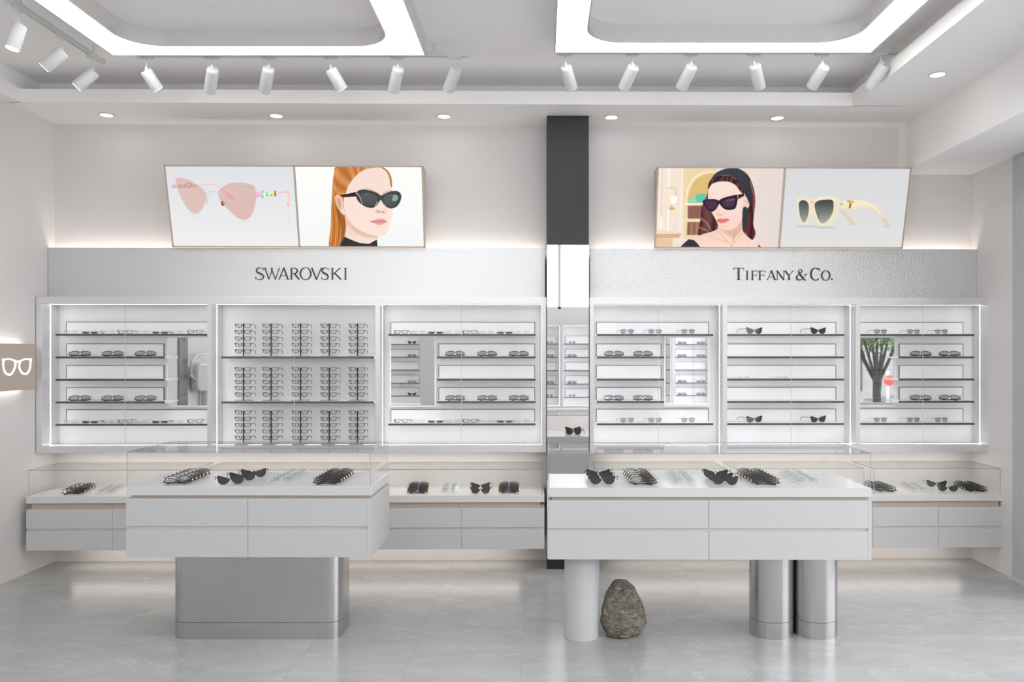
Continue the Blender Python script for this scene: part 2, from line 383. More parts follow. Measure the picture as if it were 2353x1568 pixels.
SL = [('first', (1301, 157), (1314, 203)), ('second', (1455, 156), (1433, 203)), ('third', (1589, 155), (1565, 202)), ('fourth', (1735, 153), (1746, 201)), ('fifth', (1893, 155), (1865, 200)), ('last', (2031, 151), (1999, 200))]
SX = [1299, 1453, 1588, 1732, 1889, 2024]
for (w_, a, b), sx in zip(SL, SX):
    spot(X(sx, 5.62), 5.62, a, b, .12, 'white barrel spotlight, %s from the left on the right rear track' % w_)
for px, y, a, b, w_ in ((41, 4.875, (44, 62), (28, 112), 'pale spotlight nearest the viewer at the picture edge'), (139, 5.308, (143, 121), (101, 155), 'spotlight aimed at the left wall, middle of the side track'), (211, 5.678, (215, 167), (176, 200), 'spotlight aimed at the left wall, back end of the side track')):
    spot(-3.084, y, a, b, -.02, 'white barrel ' + w_, 'y')
# light the barrels throw on the wall displays
def lampspot(x, y, z, tx, ty, tz, e, size=1.0):
    ld = bpy.data.lights.new('track_lamp', 'SPOT'); ld.energy = e; ld.spot_size = size; ld.spot_blend = .9; ld.shadow_soft_size = .04; ld.color = (1, .97, .94)
    o = bpy.data.objects.new('track_lamp', ld); C.objects.link(o); o.location = (x, y, z)
    o.rotation_euler = (Vector((tx, ty, tz))-Vector((x, y, z))).to_track_quat('-Z', 'Y').to_euler()
LAMPS = [(X(px, 5.78), 5.85, 3.50) for px in (363, 482, 608, 786, 904, 1030, 1314, 1433, 1565, 1746, 1865, 1999)]
for x, y, z in LAMPS: lampspot(x, y, z, x*1.03, 6.75, 1.2, 16)
lampspot(-3.26, 5.66, 3.54, -4, 5.7, 2.3, 6); lampspot(-3.30, 5.28, 3.54, -4, 5.3, 2.3, 6)

# ---------------------------------------------------------------- fascia panels with lettering
LW0 = wu(126, 0)+.002; RW1 = wu(2231, 0)-.002
zF0, zF1 = 2.164, 2.5715
def fascia(u0, u1, lb, mat='fascia'):
    t = thing('fascia_panel', lb, 'sign panel', 'wall', ((u0+u1)/2, -.10, zF0), 'silver fascia panels above the cabinets')
    MB().box(u0, u1, -.10, -.085, zF0, zF1).build('front_sheet', M[mat], t, bevel=.003)
    MB().box(u0+.01, u1-.01, -.084, -.002, zF0+.02, zF1-.06).build('core', M['liner'], t)
    MB().box(u0+.02, u1-.02, -.07, -.045, zF1-.058, zF1-.050).build('light_strip', M['ledwarm'], t, label='warm cove light strip behind the panel')
fascia(LW0, wu(1253, .1), 'silver fascia panel above the left wall cabinet')
fascia(wu(1355, .1), RW1, 'mottled silver fascia panel above the right wall cabinet', 'mottled')
# --- letters: strokes on a unit square
def stroke(m, pts, ws, y0, y1, tf):
    n = len(pts); L = []; R = []
    for i, p in enumerate(pts):
        a = pts[max(i-1, 0)]; b = pts[min(i+1, n-1)]; dx, dy = b[0]-a[0], b[1]-a[1]; q = math.hypot(dx, dy) or 1
        w_ = ws[i]/2 if isinstance(ws, (list, tuple)) else ws/2
        L.append((p[0]-dy/q*w_, p[1]+dx/q*w_)); R.append((p[0]+dy/q*w_, p[1]-dx/q*w_))
    m.prism([tf(p) for p in L+R[::-1]] if n == 2 else [tf(p) for p in L+R[::-1]], y0, y1, 'xz')
def strip(m, pts, ws, y0, y1, tf):
    for i in range(len(pts)-1):
        n = len(pts)
        def off(i):
            a = pts[max(i-1, 0)]; b = pts[min(i+1, n-1)]; dx, dy = b[0]-a[0], b[1]-a[1]; q = math.hypot(dx, dy) or 1
            w_ = ws[i]/2; p = pts[i]; return (p[0]-dy/q*w_, p[1]+dx/q*w_), (p[0]+dy/q*w_, p[1]-dx/q*w_)
        l0, r0 = off(i); l1, r1 = off(i+1)
        m.prism([tf(l0), tf(l1), tf(r1), tf(r0)], y0, y1, 'xz')
def arcpts(cx, cy, rx, ry, t0, t1, n, thick, thin):
    P = []; W = []
    for k in range(n+1):
        t = math.radians(t0+(t1-t0)*k/n); P.append((cx+rx*math.cos(t), cy+ry*math.sin(t)))
        W.append(thin+(thick-thin)*abs(math.cos(t))**1.3)
    return P, W
def letter(ch, m, tf, y0, y1, K, T, S):
    """K thick, T thin, S serif half length"""
    def ln(x0, a, x1, b, w_): stroke(m, [(x0, a), (x1, b)], w_, y0, y1, tf)
    def sf(x, y, h=None):
        h = h or S
        if h > 0: m.prism([tf(p) for p in [(x-h, y-.018), (x+h, y-.018), (x+h, y+.018), (x-h, y+.018)]], y0, y1, 'xz')
    def arc(*a): P, W = arcpts(*a); strip(m, P, W, y0, y1, tf)
    if ch == 'I': ln(.5, 0, .5, 1, K*1.0 if S else K); sf(.5, .018, K/2+S); sf(.5, .982, K/2+S)
    if ch == 'T': ln(.5, 0, .5, 1, K); ln(.02, .975, .98, .975, .05); sf(.5, .018, K/2+S); stroke(m, [(.04, .99), (.0, .78)], [.06, .02], y0, y1, tf); stroke(m, [(.96, .99), (1., .78)], [.06, .02], y0, y1, tf)
    if ch == 'F': ln(.25, 0, .25, 1, K); ln(.1, .975, .95, .975, .05); ln(.25, .52, .78, .52, .045); stroke(m, [(.92, .99), (.97, .76)], [.06, .02], y0, y1, tf); stroke(m, [(.77, .62), (.77, .42)], [.04, .04], y0, y1, tf); sf(.25, .018, K/2+S)
    if ch == 'A': ln(.10, 0, .5, 1, T); ln(.5, 1, .88, 0, K); ln(.24, .33, .76, .33, .045); sf(.10, .018, S+.02); sf(.88, .018, K/2+S)
    if ch == 'V': ln(.08, 1, .5, 0, K); ln(.5, 0, .92, 1, T); sf(.08, .982, K/2+S*.7); sf(.92, .982, S+.02)
    if ch == 'W': ln(.05, 1, .30, 0, K*.72); ln(.30, 0, .52, .98, T*.7); ln(.44, .98, .70, 0, K*.72); ln(.70, 0, .95, 1, T*.7); sf(.05, .982, K/2+S*.3); sf(.48, .982, S*.9); sf(.95, .982, S*.6)
    if ch == 'Y': ln(.08, 1, .5, .45, K); ln(.92, 1, .5, .45, T); ln(.5, 0, .5, .48, K); sf(.08, .982, K/2+S); sf(.92, .982, S+.03); sf(.5, .018, K/2+S)
    if ch == 'N': ln(.15, 0, .15, 1, T); ln(.12, 1, .86, 0, K); ln(.86, 0, .86, 1, T); sf(.15, .018, S+.03); sf(.86, .982, S+.03); sf(.08, .982, S*.7)
    if ch == 'K': ln(.18, 0, .18, 1, K); ln(.24, .45, .85, 1, T); ln(.38, .56, .92, 0, K); sf(.18, .018, K/2+S*.6); sf(.18, .982, K/2+S*.6); sf(.85, .982, S)
    if ch == 'R': ln(.18, 0, .18, 1, K); arc(.42, .75, .34, .235, -90, 90, 14, K, .05); ln(.18, .985, .44, .985, .05); ln(.18, .515, .44, .515, .05); ln(.46, .52, .95, 0, K); sf(.18, .018, K/2+S*.6)
    if ch == 'O': arc(.5, .5, .46-K/2, .49, 0, 360, 36, K, .05)
    if ch == 'C': arc(.55, .5, .50-K/2, .49, 48, 312, 30, K, .05); stroke(m, [(.90, .98), (.90, .74)], [.05, .03], y0, y1, tf)
    if ch == 'S':
        P = [(.84, .84), (.70, .95), (.50, .985), (.28, .93), (.17, .77), (.25, .62), (.48, .52), (.72, .42), (.84, .25), (.74, .08), (.50, .015), (.28, .04), (.13, .17)]
        W = [.035, .045, .055, K*.6, K*.9, K, K*1.1, K, K*.9, K*.6, .055, .045, .035]
        strip(m, P, W, y0, y1, tf); stroke(m, [(.84, .95), (.85, .76)], [.05, .03], y0, y1, tf); stroke(m, [(.12, .26), (.13, .05)], [.03, .05], y0, y1, tf)
    if ch == '&':
        P = [(.99, .52), (.84, .30), (.62, .08), (.36, .01), (.12, .09), (.05, .26), (.16, .43), (.42, .58), (.60, .74), (.56, .92), (.42, .98), (.28, .90), (.26, .74), (.42, .48), (.66, .20), (.84, .03), (1.0, .03)]
        W = [.04, .04, .05, .07, K, K, .08, .05, K*.7, .07, .04, .07, K*.8, K, K, .10, .05]
        strip(m, P, W, y0, y1, tf); m.prism([tf(p) for p in [(.82, .50), (1.12, .50), (1.12, .54), (.82, .54)]], y0, y1, 'xz')
    if ch == '.': m.prism([tf((.5+.42*math.cos(2*PI*k/20), .5+.42*math.sin(2*PI*k/20))) for k in range(20)], y0, y1, 'xz')
def sign(items, ox, lb, K, T, S):
    u0 = wu(ox+items[0][1]/3.676, .1); zb = wz(ox+400, 360+1040/3.676, .1)
    t = thing('sign_lettering', lb, 'lettering', 'wall', (u0, -.112, zb))
    for ch, x0, x1, yt, yb_ in items:
        a, b = wu(ox+x0/3.676, .112), wu(ox+x1/3.676, .112)
        z0, z1 = wz(ox+400, 360+yb_/3.676, .112), wz(ox+400, 360+yt/3.676, .112)
        m = MB(); h = z1-z0; asp = (b-a)/h
        tf = lambda p, a=a, b=b, z0=z0, z1=z1: (a+(b-a)*p[0], z0+(z1-z0)*p[1])
        letter(ch, m, tf, -.106, -.1003, K/asp if ch not in '.' else K, T/asp if ch != '.' else T, S/asp)
        m.build('letter', M['letter'], t)
sign([('S', 822, 916, 937, 1041), ('W', 905, 1040, 940, 1038), ('A', 1022, 1118, 938, 1038), ('R', 1120, 1206, 940, 1038), ('O', 1200, 1310, 937, 1041), ('V', 1300, 1396, 940, 1038), ('S', 1380, 1460, 937, 1041), ('K', 1464, 1562, 940, 1038), ('I', 1545, 1640, 940, 1038)],
     360, 'dark raised capital lettering on the left silver fascia', .125, .07, .06)
sign([('T', 757, 846, 940, 1042), ('I', 842, 904, 964, 1042), ('F', 902, 966, 964, 1042), ('F', 963, 1032, 964, 1042), ('A', 1036, 1120, 962, 1042), ('N', 1116, 1196, 964, 1042), ('Y', 1188, 1268, 964, 1042), ('&', 1286, 1372, 948, 1044), ('C', 1400, 1494, 940, 1045), ('O', 1494, 1582, 962, 1045), ('.', 1580, 1598, 1026, 1044)],
     1480, 'dark raised small capital lettering on the right silver fascia', .15, .045, .08)

# ---------------------------------------------------------------- posters in lightboxes
def lin_np(a):
    a = a/255.; return np.where(a <= .04045, a/12.92, ((a+.055)/1.055)**2.4)
class Paint:
    def __init__(s, quad, nx, ny):
        (a, b, c, d) = [np.array(q, float) for q in quad]      # TL TR BR BL
        U, V = np.meshgrid(np.linspace(0, 1, nx), np.linspace(0, 1, ny)); s.U, s.V = U, V; U = U[..., None]; V = V[..., None]
        P = (a*(1-U)+b*U)*(1-V)+(d*(1-U)+c*U)*V; s.X, s.Y = P[..., 0], P[..., 1]; s.c = np.zeros((ny, nx, 3)); s.nx, s.ny = nx, ny
    def fill(s, f): s.c[:] = f(s.X, s.Y) if callable(f) else np.array(f, float)
    def blend(s, sd, col, soft, op, sl):
        a = np.clip(.5-sd/soft, 0, 1)*op; a = a[..., None]
        cc = col(s.X[sl], s.Y[sl]) if callable(col) else np.array(col, float)
        s.c[sl] = s.c[sl]*(1-a)+cc*a
    def sl(s, P, pad):
        x0, x1 = min(p[0] for p in P)-pad, max(p[0] for p in P)+pad; y0, y1 = min(p[1] for p in P)-pad, max(p[1] for p in P)+pad
        mk = (s.X >= x0) & (s.X <= x1) & (s.Y >= y0) & (s.Y <= y1)
        if not mk.any(): return None
        r = np.where(mk.any(1))[0]; c = np.where(mk.any(0))[0]
        return (slice(r[0], r[-1]+1), slice(c[0], c[-1]+1))
    def poly(s, pts, col, soft=5, op=1, smooth=True):
        P = spl(pts, 4) if smooth else pts; q = s.sl(P, soft*2)
        if q is None: return
        Xs, Ys = s.X[q], s.Y[q]; ins = np.zeros(Xs.shape, bool); D = np.full(Xs.shape, 1e9)
        for i in range(len(P)):
            (x0, y0), (x1, y1) = P[i], P[(i+1) % len(P)]
            dx, dy = x1-x0, y1-y0; t = np.clip(((Xs-x0)*dx+(Ys-y0)*dy)/(dx*dx+dy*dy+1e-9), 0, 1)
            D = np.minimum(D, np.hypot(Xs-x0-t*dx, Ys-y0-t*dy))
            cr = ((y0 > Ys) != (y1 > Ys)) & (Xs < (x1-x0)*(Ys-y0)/((y1-y0) if y1 != y0 else 1e-9)+x0); ins ^= cr
        s.blend(np.where(ins, -D, D), col, soft, op, q)
    def line(s, pts, w_, col, soft=4, op=1, closed=False):
        q = s.sl(pts, soft*2+w_)
        if q is None: return
        Xs, Ys = s.X[q], s.Y[q]; D = np.full(Xs.shape, 1e9); n = len(pts)
        for i in range(n if closed else n-1):
            (x0, y0), (x1, y1) = pts[i], pts[(i+1) % n]
            dx, dy = x1-x0, y1-y0; t = np.clip(((Xs-x0)*dx+(Ys-y0)*dy)/(dx*dx+dy*dy+1e-9), 0, 1)
            D = np.minimum(D, np.hypot(Xs-x0-t*dx, Ys-y0-t*dy))
        s.blend(D-w_/2, col, soft, op, q)
    def ell(s, cx, cy, rx, ry, col, soft=5, op=1):
        s.poly([(cx+rx*math.cos(2*PI*k/12), cy+ry*math.sin(2*PI*k/12)) for k in range(12)], col, soft, op)
    def build(s, corners, parent, mat):
        a, b, c, d = [np.array(q, float) for q in corners]; U = s.U[..., None]; V = s.V[..., None]
        P = ((a*(1-U)+b*U)*(1-V)+(d*(1-U)+c*U)*V).reshape(-1, 3)
        org = np.array(ORG[parent.name]); P = P-org
        idx = np.arange(s.nx*s.ny).reshape(s.ny, s.nx)
        F = np.stack([idx[:-1, :-1], idx[1:, :-1], idx[1:, 1:], idx[:-1, 1:]], -1).reshape(-1, 4)
        me = bpy.data.meshes.new('poster_panel'); me.from_pydata(P.tolist(), [], F.tolist())
        at = me.color_attributes.new('print', 'FLOAT_COLOR', 'POINT')
        col = np.ones((s.nx*s.ny, 4)); col[:, :3] = lin_np(np.clip(s.c, 0, 255)).reshape(-1, 3); at.data.foreach_set('color', col.ravel())
        me.materials.append(mat); o = bpy.data.objects.new('poster_panel', me); C.objects.link(o); o.parent = parent; return o
def poster_mat():
    m, n, l, b = newmat('backlit_print'); a = n.new('ShaderNodeAttribute'); a.attribute_name = 'print'
    b.inputs['Base Color'].default_value = (0, 0, 0, 1); b.inputs['Roughness'].default_value = .6; b.inputs['Specular IOR Level'].default_value = .1
    l.new(a.outputs['Color'], b.inputs['Emission Color']); b.inputs['Emission Strength'].default_value = 1.18; return m
M['poster'] = poster_mat()
A = lambda *c: np.array(c, float)
def grad(c0, c1, y0, y1, ax=1):
    def f(X_, Y_):
        t = np.clip(((Y_ if ax else X_)-y0)/(y1-y0), 0, 1)[..., None]; return A(*c0)*(1-t)+A(*c1)*t
    return f
def streak(c0, c1, f=.11, k=.15):
    def g(X_, Y_):
        t = (.5+.5*np.sin(X_*f+Y_*k*f+3*np.sin(Y_*.008)+1.7*np.sin(X_*f*.37)))[..., None]; return A(*c0)*(1-t)+A(*c1)*t
    return g
def poster1():
    p = Paint([(62, 72), (1150, 76), (1195, 762), (137, 762)], 340, 220)
    p.fill(grad((216, 217, 221), (229, 229, 230), 80, 700))
    p.line([(250, 470), (330, 520), (430, 540), (520, 500)], 5, (212, 212, 213), 10, .6)
    p.line([(600, 540), (700, 560), (780, 545)], 5, (205, 203, 203), 14, .6)
    L1 = [(148, 190), (175, 170), (240, 178), (330, 225), (400, 285), (413, 330), (395, 400), (360, 460), (320, 480), (278, 462), (225, 395), (170, 280)]
    L2 = [(510, 300), (545, 248), (620, 214), (720, 211), (812, 235), (832, 280), (829, 390), (795, 490), (745, 532), (680, 518), (605, 450), (535, 375)]
    p.line([(335, 235), (420, 222), (490, 232), (560, 275), (630, 345)], 8, (236, 190, 192), 5)
    p.poly(L1, (213, 185, 178)); p.poly(L2, grad((210, 184, 178), (212, 180, 172), 210, 530))
    for x, y, r in ((150, 243, 14), (185, 240, 18), (222, 238, 17), (262, 232, 26), (300, 236, 14), (325, 236, 9)):
        p.ell(x, y, r, r, (188, 148, 142), 5, .8); p.ell(x-4, y-4, r*.35, r*.35, (225, 205, 200), 3, .8)
    p.ell(128, 243, 13, 16, (228, 170, 176), 4); p.poly([(540, 262), (640, 325), (640, 355), (600, 345), (560, 290)], (226, 158, 158), 7, .7)
    for L in (L1, L2): p.line(spl(L, 4), 5, (190, 182, 182), 3, .9, True); p.line([(x-2, y-2) for x, y in spl(L, 4)], 2.5, (238, 234, 234), 3, .9, True)
    p.line([(412, 300), (432, 286), (465, 282), (495, 290), (512, 308)], 6, (205, 204, 206), 3); p.line([(414, 330), (428, 305), (450, 298)], 3, (190, 188, 188), 3)
    p.line([(415, 350), (412, 390), (425, 405), (420, 340)], 3, (180, 170, 165), 3); p.ell(550, 390, 15, 20, (140, 90, 78), 4); p.ell(556, 386, 6, 8, (210, 170, 160), 3); p.line([(535, 372), (560, 410)], 4, (90, 55, 48), 3)
    for i in range(8): p.ell(725+i*10, 238+i*1.6, 3, 4, (180, 150, 148), 3, .8)
    p.line([(1030, 296), (1105, 288)], 14, (238, 186, 190), 4); p.line([(1106, 285), (1113, 330), (1106, 400)], 14, (240, 178, 182), 4); p.line([(1108, 300), (1110, 390)], 4, (250, 222, 224), 3)
    p.ell(1106, 405, 8, 6, (215, 150, 140), 3); p.line([(1112, 450), (1116, 560)], 6, (200, 200, 202), 8, .5)
    for x, y, rx, ry, c in ((845, 314, 20, 22, (226, 160, 178)), (888, 312, 17, 36, (176, 184, 196)), (905, 312, 10, 26, (225, 228, 232)), (930, 308, 16, 22, (122, 226, 132)), (950, 306, 10, 22, (230, 226, 220)), (974, 305, 16, 22, (222, 226, 92)), (998, 303, 8, 26, (186, 60, 96)), (1014, 298, 12, 20, (190, 216, 230)), (1034, 297, 9, 13, (224, 190, 196))):
        p.ell(x, y, rx, ry, c, 4); p.ell(x-3, y-5, rx*.4, ry*.35, tuple(min(255, v+45) for v in c), 3, .8)
    p.ell(845, 314, 8, 9, (240, 205, 214), 3); p.ell(962, 318, 8, 6, (226, 90, 90), 3)
    return p
def poster2():
    p = Paint([(1167, 76), (2246, 80), (2268, 766), (1215, 765)], 340, 220); p.fill(grad((243, 244, 240), (236, 238, 238), 80, 760))
    sk = (238, 214, 203)
    p.poly([(1530, 70), (1500, 130), (1484, 250), (1478, 400), (1470, 600), (1458, 770), (1540, 770), (1600, 660), (1620, 480), (1640, 300), (1720, 130), (1760, 60)], streak((212, 142, 78), (180, 102, 44), .10, .0), 6)
    p.poly([(1600, 480), (1598, 600), (1594, 700), (1700, 750), (1850, 750), (1866, 700), (1862, 660), (1700, 600)], grad((232, 196, 180), (240, 216, 202), 560, 700), 6)
    p.poly([(1600, 480), (1640, 560), (1760, 640), (1870, 672), (1868, 690), (1760, 680), (1650, 610)], (218, 176, 156), 24, .75)
    p.poly([(1720, 120), (1800, 86), (1900, 84), (1960, 130), (1985, 200), (1994, 290), (2000, 330), (2006, 410), (1996, 500), (1972, 600), (1935, 662), (1890, 676), (1800, 660), (1700, 612), (1630, 540), (1596, 470), (1580, 380), (1600, 280), (1650, 190)], grad(sk, (241, 219, 208), 150, 600), 6)
    p.poly([(1500, 360), (1515, 322), (1548, 320), (1570, 350), (1580, 420), (1598, 480), (1580, 490), (1548, 455), (1515, 410)], (240, 208, 194), 5); p.poly([(1525, 360), (1548, 352), (1562, 392), (1565, 440), (1545, 420)], (205, 150, 128), 12, .7); p.line([(1518, 350), (1540, 338), (1560, 362)], 5, (222, 180, 160), 5)
    p.poly([(1530, 76), (1700, 60), (1960, 70), (1988, 130), (1996, 235), (1984, 240), (1965, 150), (1915, 88), (1830, 84), (1740, 110), (1670, 170), (1620, 240), (1590, 320), (1545, 318), (1500, 300), (1496, 180)], streak((214, 150, 90), (186, 110, 56), .07, -.6), 6)
    p.poly([(1880, 60), (2000, 60), (2020, 160), (1996, 170), (1970, 120), (1930, 86)], (243, 244, 240), 5); p.line([(1905, 82), (1955, 112), (1980, 165), (1990, 235)], 7, (176, 112, 60), 5)
    for i in range(9): p.line([(1560+i*14, 84), (1530+i*8, 170+i*10), (1512+i*5, 300)], 3, (160, 90, 40), 5, .45)
    for i in range(8): p.line([(1490+i*9, 330), (1486+i*8, 520), (1474+i*9, 760)], 4, (146, 76, 26) if i % 2 else (226, 166, 104), 5, .6)
    p.poly([(1495, 330), (1530, 430), (1580, 500), (1600, 560), (1590, 690), (1560, 740), (1560, 600), (1520, 470)], (120, 62, 28), 16, .55)
    p.line([(1710, 280), (1790, 262), (1880, 300)], 12, (206, 160, 130), 10, .6); p.line([(1920, 300), (1970, 280), (1995, 284)], 10, (206, 160, 130), 8, .6)
    p.poly([(1545, 770), (1562, 730), (1592, 682), (1640, 705), (1720, 738), (1800, 744), (1866, 706), (1872, 770)], (48, 50, 54), 5, smooth=False); p.line([(1600, 690), (1680, 728), (1780, 750)], 5, (78, 80, 84), 6, .6)
    p.poly([(1545, 318), (1620, 306), (1688, 290), (1696, 330), (1640, 332), (1580, 338)], (40, 38, 38), 4, smooth=False); p.line([(1560, 330), (1640, 334)], 5, (170, 96, 60), 4, .8)
    p.poly([(1686, 300), (1720, 274), (1780, 272), (1850, 292), (1900, 322), (1905, 345), (1884, 378), (1858, 412), (1818, 430), (1760, 414), (1712, 378), (1690, 338)], (64, 66, 68), 4)
    p.poly([(1896, 330), (1930, 304), (1980, 286), (2040, 284), (2072, 312), (2070, 360), (2040, 412), (1990, 434), (1940, 414), (1908, 370)], (64, 66, 68), 4)
    p.poly([(1722, 330), (1750, 302), (1810, 304), (1862, 330), (1874, 350), (1850, 390), (1815, 412), (1766, 400), (1732, 368)], grad((88, 92, 94), (74, 76, 78), 300, 410), 4)
    p.poly([(1920, 350), (1950, 318), (2000, 308), (2044, 322), (2046, 356), (2020, 398), (1982, 414), (1942, 396)], grad((90, 96, 98), (78, 82, 84), 300, 410), 4)
    p.poly([(2010, 318), (2044, 326), (2040, 362), (1996, 366)], (160, 172, 172), 6, .8)
    for i in range(15): a = i/14; p.ell(1688+4*math.sin(a*3)+a*52, 300+a*104-22*math.sin(a*3), 3.2, 3.2, (236, 232, 222), 3)
    for i in range(9): p.ell(1904+i*9, 322-i*4.4, 2.6, 2.6, (230, 220, 200), 3)
    p.line([(1872, 372), (1850, 412)], 4, (230, 230, 230), 3)
    p.poly([(1850, 452), (1880, 448), (1930, 462), (1928, 478), (1900, 470), (1872, 474)], (222, 172, 152), 12, .8); p.line([(1868, 458), (1878, 464)], 5, (160, 96, 80), 4); p.line([(1910, 466), (1924, 462)], 5, (160, 96, 80), 4); p.line([(1935, 400), (1944, 450), (1930, 475)], 8, (222, 182, 164), 10, .7)
    p.poly([(1812, 548), (1850, 534), (1884, 522), (1900, 526), (1918, 522), (1948, 546), (1920, 570), (1886, 578), (1850, 566)], (224, 156, 152), 5); p.line([(1812, 548), (1880, 546), (1948, 548)], 4, (172, 96, 96), 3); p.line([(1850, 585), (1900, 592)], 8, (222, 186, 172), 12, .6)
    p.line([(1965, 600), (1985, 540), (2000, 440)], 12, (248, 234, 226), 16, .6)
    return p
def poster3():
    p = Paint([(130, 90), (1193, 93), (1130, 770), (95, 770)], 340, 220); p.fill(grad((238, 222, 206), (222, 210, 204), 100, 1100, 0))
    p.poly([(340, 60), (620, 60), (560, 700), (330, 700)], (231, 208, 168), 8, 1, False); p.line([(215, 80), (200, 640)], 14, (248, 238, 226), 10); p.line([(160, 80), (140, 640)], 8, (220, 204, 190), 10); p.line([(330, 80), (300, 640)], 10, (246, 232, 212), 10)
    p.poly([(390, 400), (390, 280), (440, 190), (510, 150), (600, 145), (600, 400)], (216, 182, 118), 9); p.line([(360, 380), (372, 270), (430, 170), (510, 128), (590, 124)], 14, (244, 226, 192), 8)
    p.poly([(370, 350), (440, 345), (440, 320), (470, 308), (520, 305), (520, 385), (370, 378)], (92, 196, 168), 8, 1, False); p.poly([(372, 352), (440, 350), (448, 378), (380, 378)], (126, 220, 196), 6, 1, False)
    p.line([(350, 396), (540, 396)], 16, (246, 230, 200), 6)
    p.poly([(370, 412), (500, 412), (500, 522), (370, 522)], (136, 88, 80), 9, 1, False); p.line([(350, 536), (520, 536)], 14, (240, 218, 184), 6); p.poly([(366, 552), (500, 552), (490, 665), (358, 665)], (150, 106, 88), 9, 1, False)
    for i in range(5): p.line([(384+i*22, 416), (384+i*22, 518)], 4, (176, 124, 104), 6, .6); p.line([(380+i*22, 556), (376+i*22, 660)], 6, (196, 158, 112) if i % 2 else (112, 76, 66), 6, .7)
    p.line([(200, 260), (240, 255), (270, 262), (278, 400)], 10, (226, 196, 140), 8); p.poly([(222, 330), (282, 330), (276, 392), (230, 392)], (252, 248, 238), 8, 1, False); p.ell(234, 434, 26, 12, (208, 168, 92), 7); p.line([(234, 400), (234, 458)], 7, (216, 178, 106), 6); p.line([(205, 270), (205, 420)], 7, (236, 208, 158), 7)
    p.poly([(90, 655), (316, 655), (290, 690), (92, 700)], (212, 170, 138), 9, 1, False); p.poly([(90, 700), (240, 700), (230, 780), (90, 780)], (226, 190, 160), 10, 1, False); p.line([(100, 640), (300, 640)], 9, (238, 204, 176), 7); p.ell(140, 560, 20, 60, (248, 238, 224), 12, .8)
    p.poly([(560, 200), (548, 280), (520, 350), (490, 420), (478, 510), (470, 580), (455, 665), (520, 650), (610, 620), (640, 560), (620, 420), (620, 260)], streak((112, 66, 62), (64, 34, 38), .08, .2), 6)
    p.poly([(760, 110), (840, 110), (900, 170), (935, 270), (945, 380), (930, 500), (925, 580), (942, 640), (930, 690), (905, 710), (870, 690), (820, 640), (800, 500), (800, 250)], streak((100, 46, 50), (54, 26, 32), .09, .1), 6)
    p.line([(905, 200), (938, 340), (930, 480)], 8, (176, 124, 120), 8, .8); p.line([(480, 520), (530, 560), (560, 620)], 14, (178, 142, 142), 12, .7); p.line([(470, 600), (540, 630)], 9, (196, 160, 156), 8, .7)
    p.poly([(290, 780), (370, 712), (440, 680), (560, 640), (620, 612), (640, 570), (830, 540), (836, 630), (900, 700), (960, 735), (1000, 780)], grad((234, 196, 178), (240, 212, 198), 560, 770), 6)
    p.poly([(640, 590), (700, 625), (780, 600), (850, 510), (836, 600), (760, 690), (700, 660)], (210, 158, 136), 22, .6); p.line([(770, 640), (750, 720)], 14, (206, 156, 136), 14, .6); p.line([(560, 680), (700, 730)], 10, (216, 170, 152), 12, .5); p.line([(860, 650), (880, 730)], 10, (220, 176, 160), 14, .5)
    p.poly([(296, 780), (330, 742), (374, 702), (420, 712), (452, 745), (475, 780)], (52, 52, 64), 5, smooth=False); p.poly([(960, 745), (1000, 780), (970, 780)], (52, 52, 64), 5, 1, False)
    p.poly([(552, 262), (600, 200), (680, 184), (760, 196), (820, 250), (862, 320), (868, 400), (852, 490), (810, 560), (760, 604), (690, 620), (640, 596), (600, 520), (566, 450), (545, 350)], grad((241, 216, 206), (240, 206, 192), 250, 600), 6)
    p.poly([(845, 350), (880, 340), (898, 380), (890, 420), (868, 440), (850, 430)], (236, 200, 186), 5); p.ell(876, 434, 5, 5, (250, 250, 250), 3); p.line([(862, 370), (880, 400)], 6, (205, 146, 130), 7, .7)
    p.poly([(545, 270), (556, 210), (600, 165), (690, 150), (760, 165), (815, 230), (856, 300), (830, 300), (780, 235), (720, 205), (640, 205), (580, 225)], streak((100, 62, 58), (48, 28, 32), .12, .5), 6)
    p.poly([(570, 190), (610, 135), (670, 104), (720, 92), (800, 92), (860, 130), (900, 210), (912, 300), (905, 400), (885, 370), (862, 300), (820, 225), (760, 165), (690, 148), (610, 165), (572, 205)], grad((60, 62, 70), (46, 50, 60), 90, 380), 5)
    p.poly([(840, 430), (885, 440), (880, 500), (850, 620), (832, 600)], (50, 56, 56), 10)
    p.poly([(500, 366), (560, 354), (610, 356), (640, 374), (632, 410), (600, 450), (570, 464), (540, 448), (512, 408)], (46, 32, 52), 4); p.poly([(634, 376), (660, 350), (720, 330), (790, 318), (796, 352), (778, 428), (740, 446), (700, 446), (664, 424)], (46, 32, 52), 4)
    p.poly([(520, 376), (566, 366), (606, 368), (618, 388), (596, 432), (566, 446), (538, 424)], (74, 52, 76), 5, .9); p.poly([(664, 380), (700, 356), (764, 344), (772, 370), (752, 416), (712, 426), (682, 410)], (76, 54, 78), 5, .9); p.poly([(700, 362), (760, 348), (766, 362), (704, 374)], (108, 96, 110), 5, .7)
    p.poly([(790, 318), (850, 306), (854, 328), (796, 358)], (40, 34, 42), 4, 1, False); p.line([(796, 322), (800, 350)], 6, (216, 176, 96), 3); p.line([(812, 345), (850, 326)], 4, (200, 150, 70), 3)
    p.line([(625, 410), (620, 470)], 8, (226, 186, 170), 12, .6); p.poly([(618, 480), (660, 484), (676, 474), (660, 494), (634, 492)], (212, 156, 140), 7, .8)
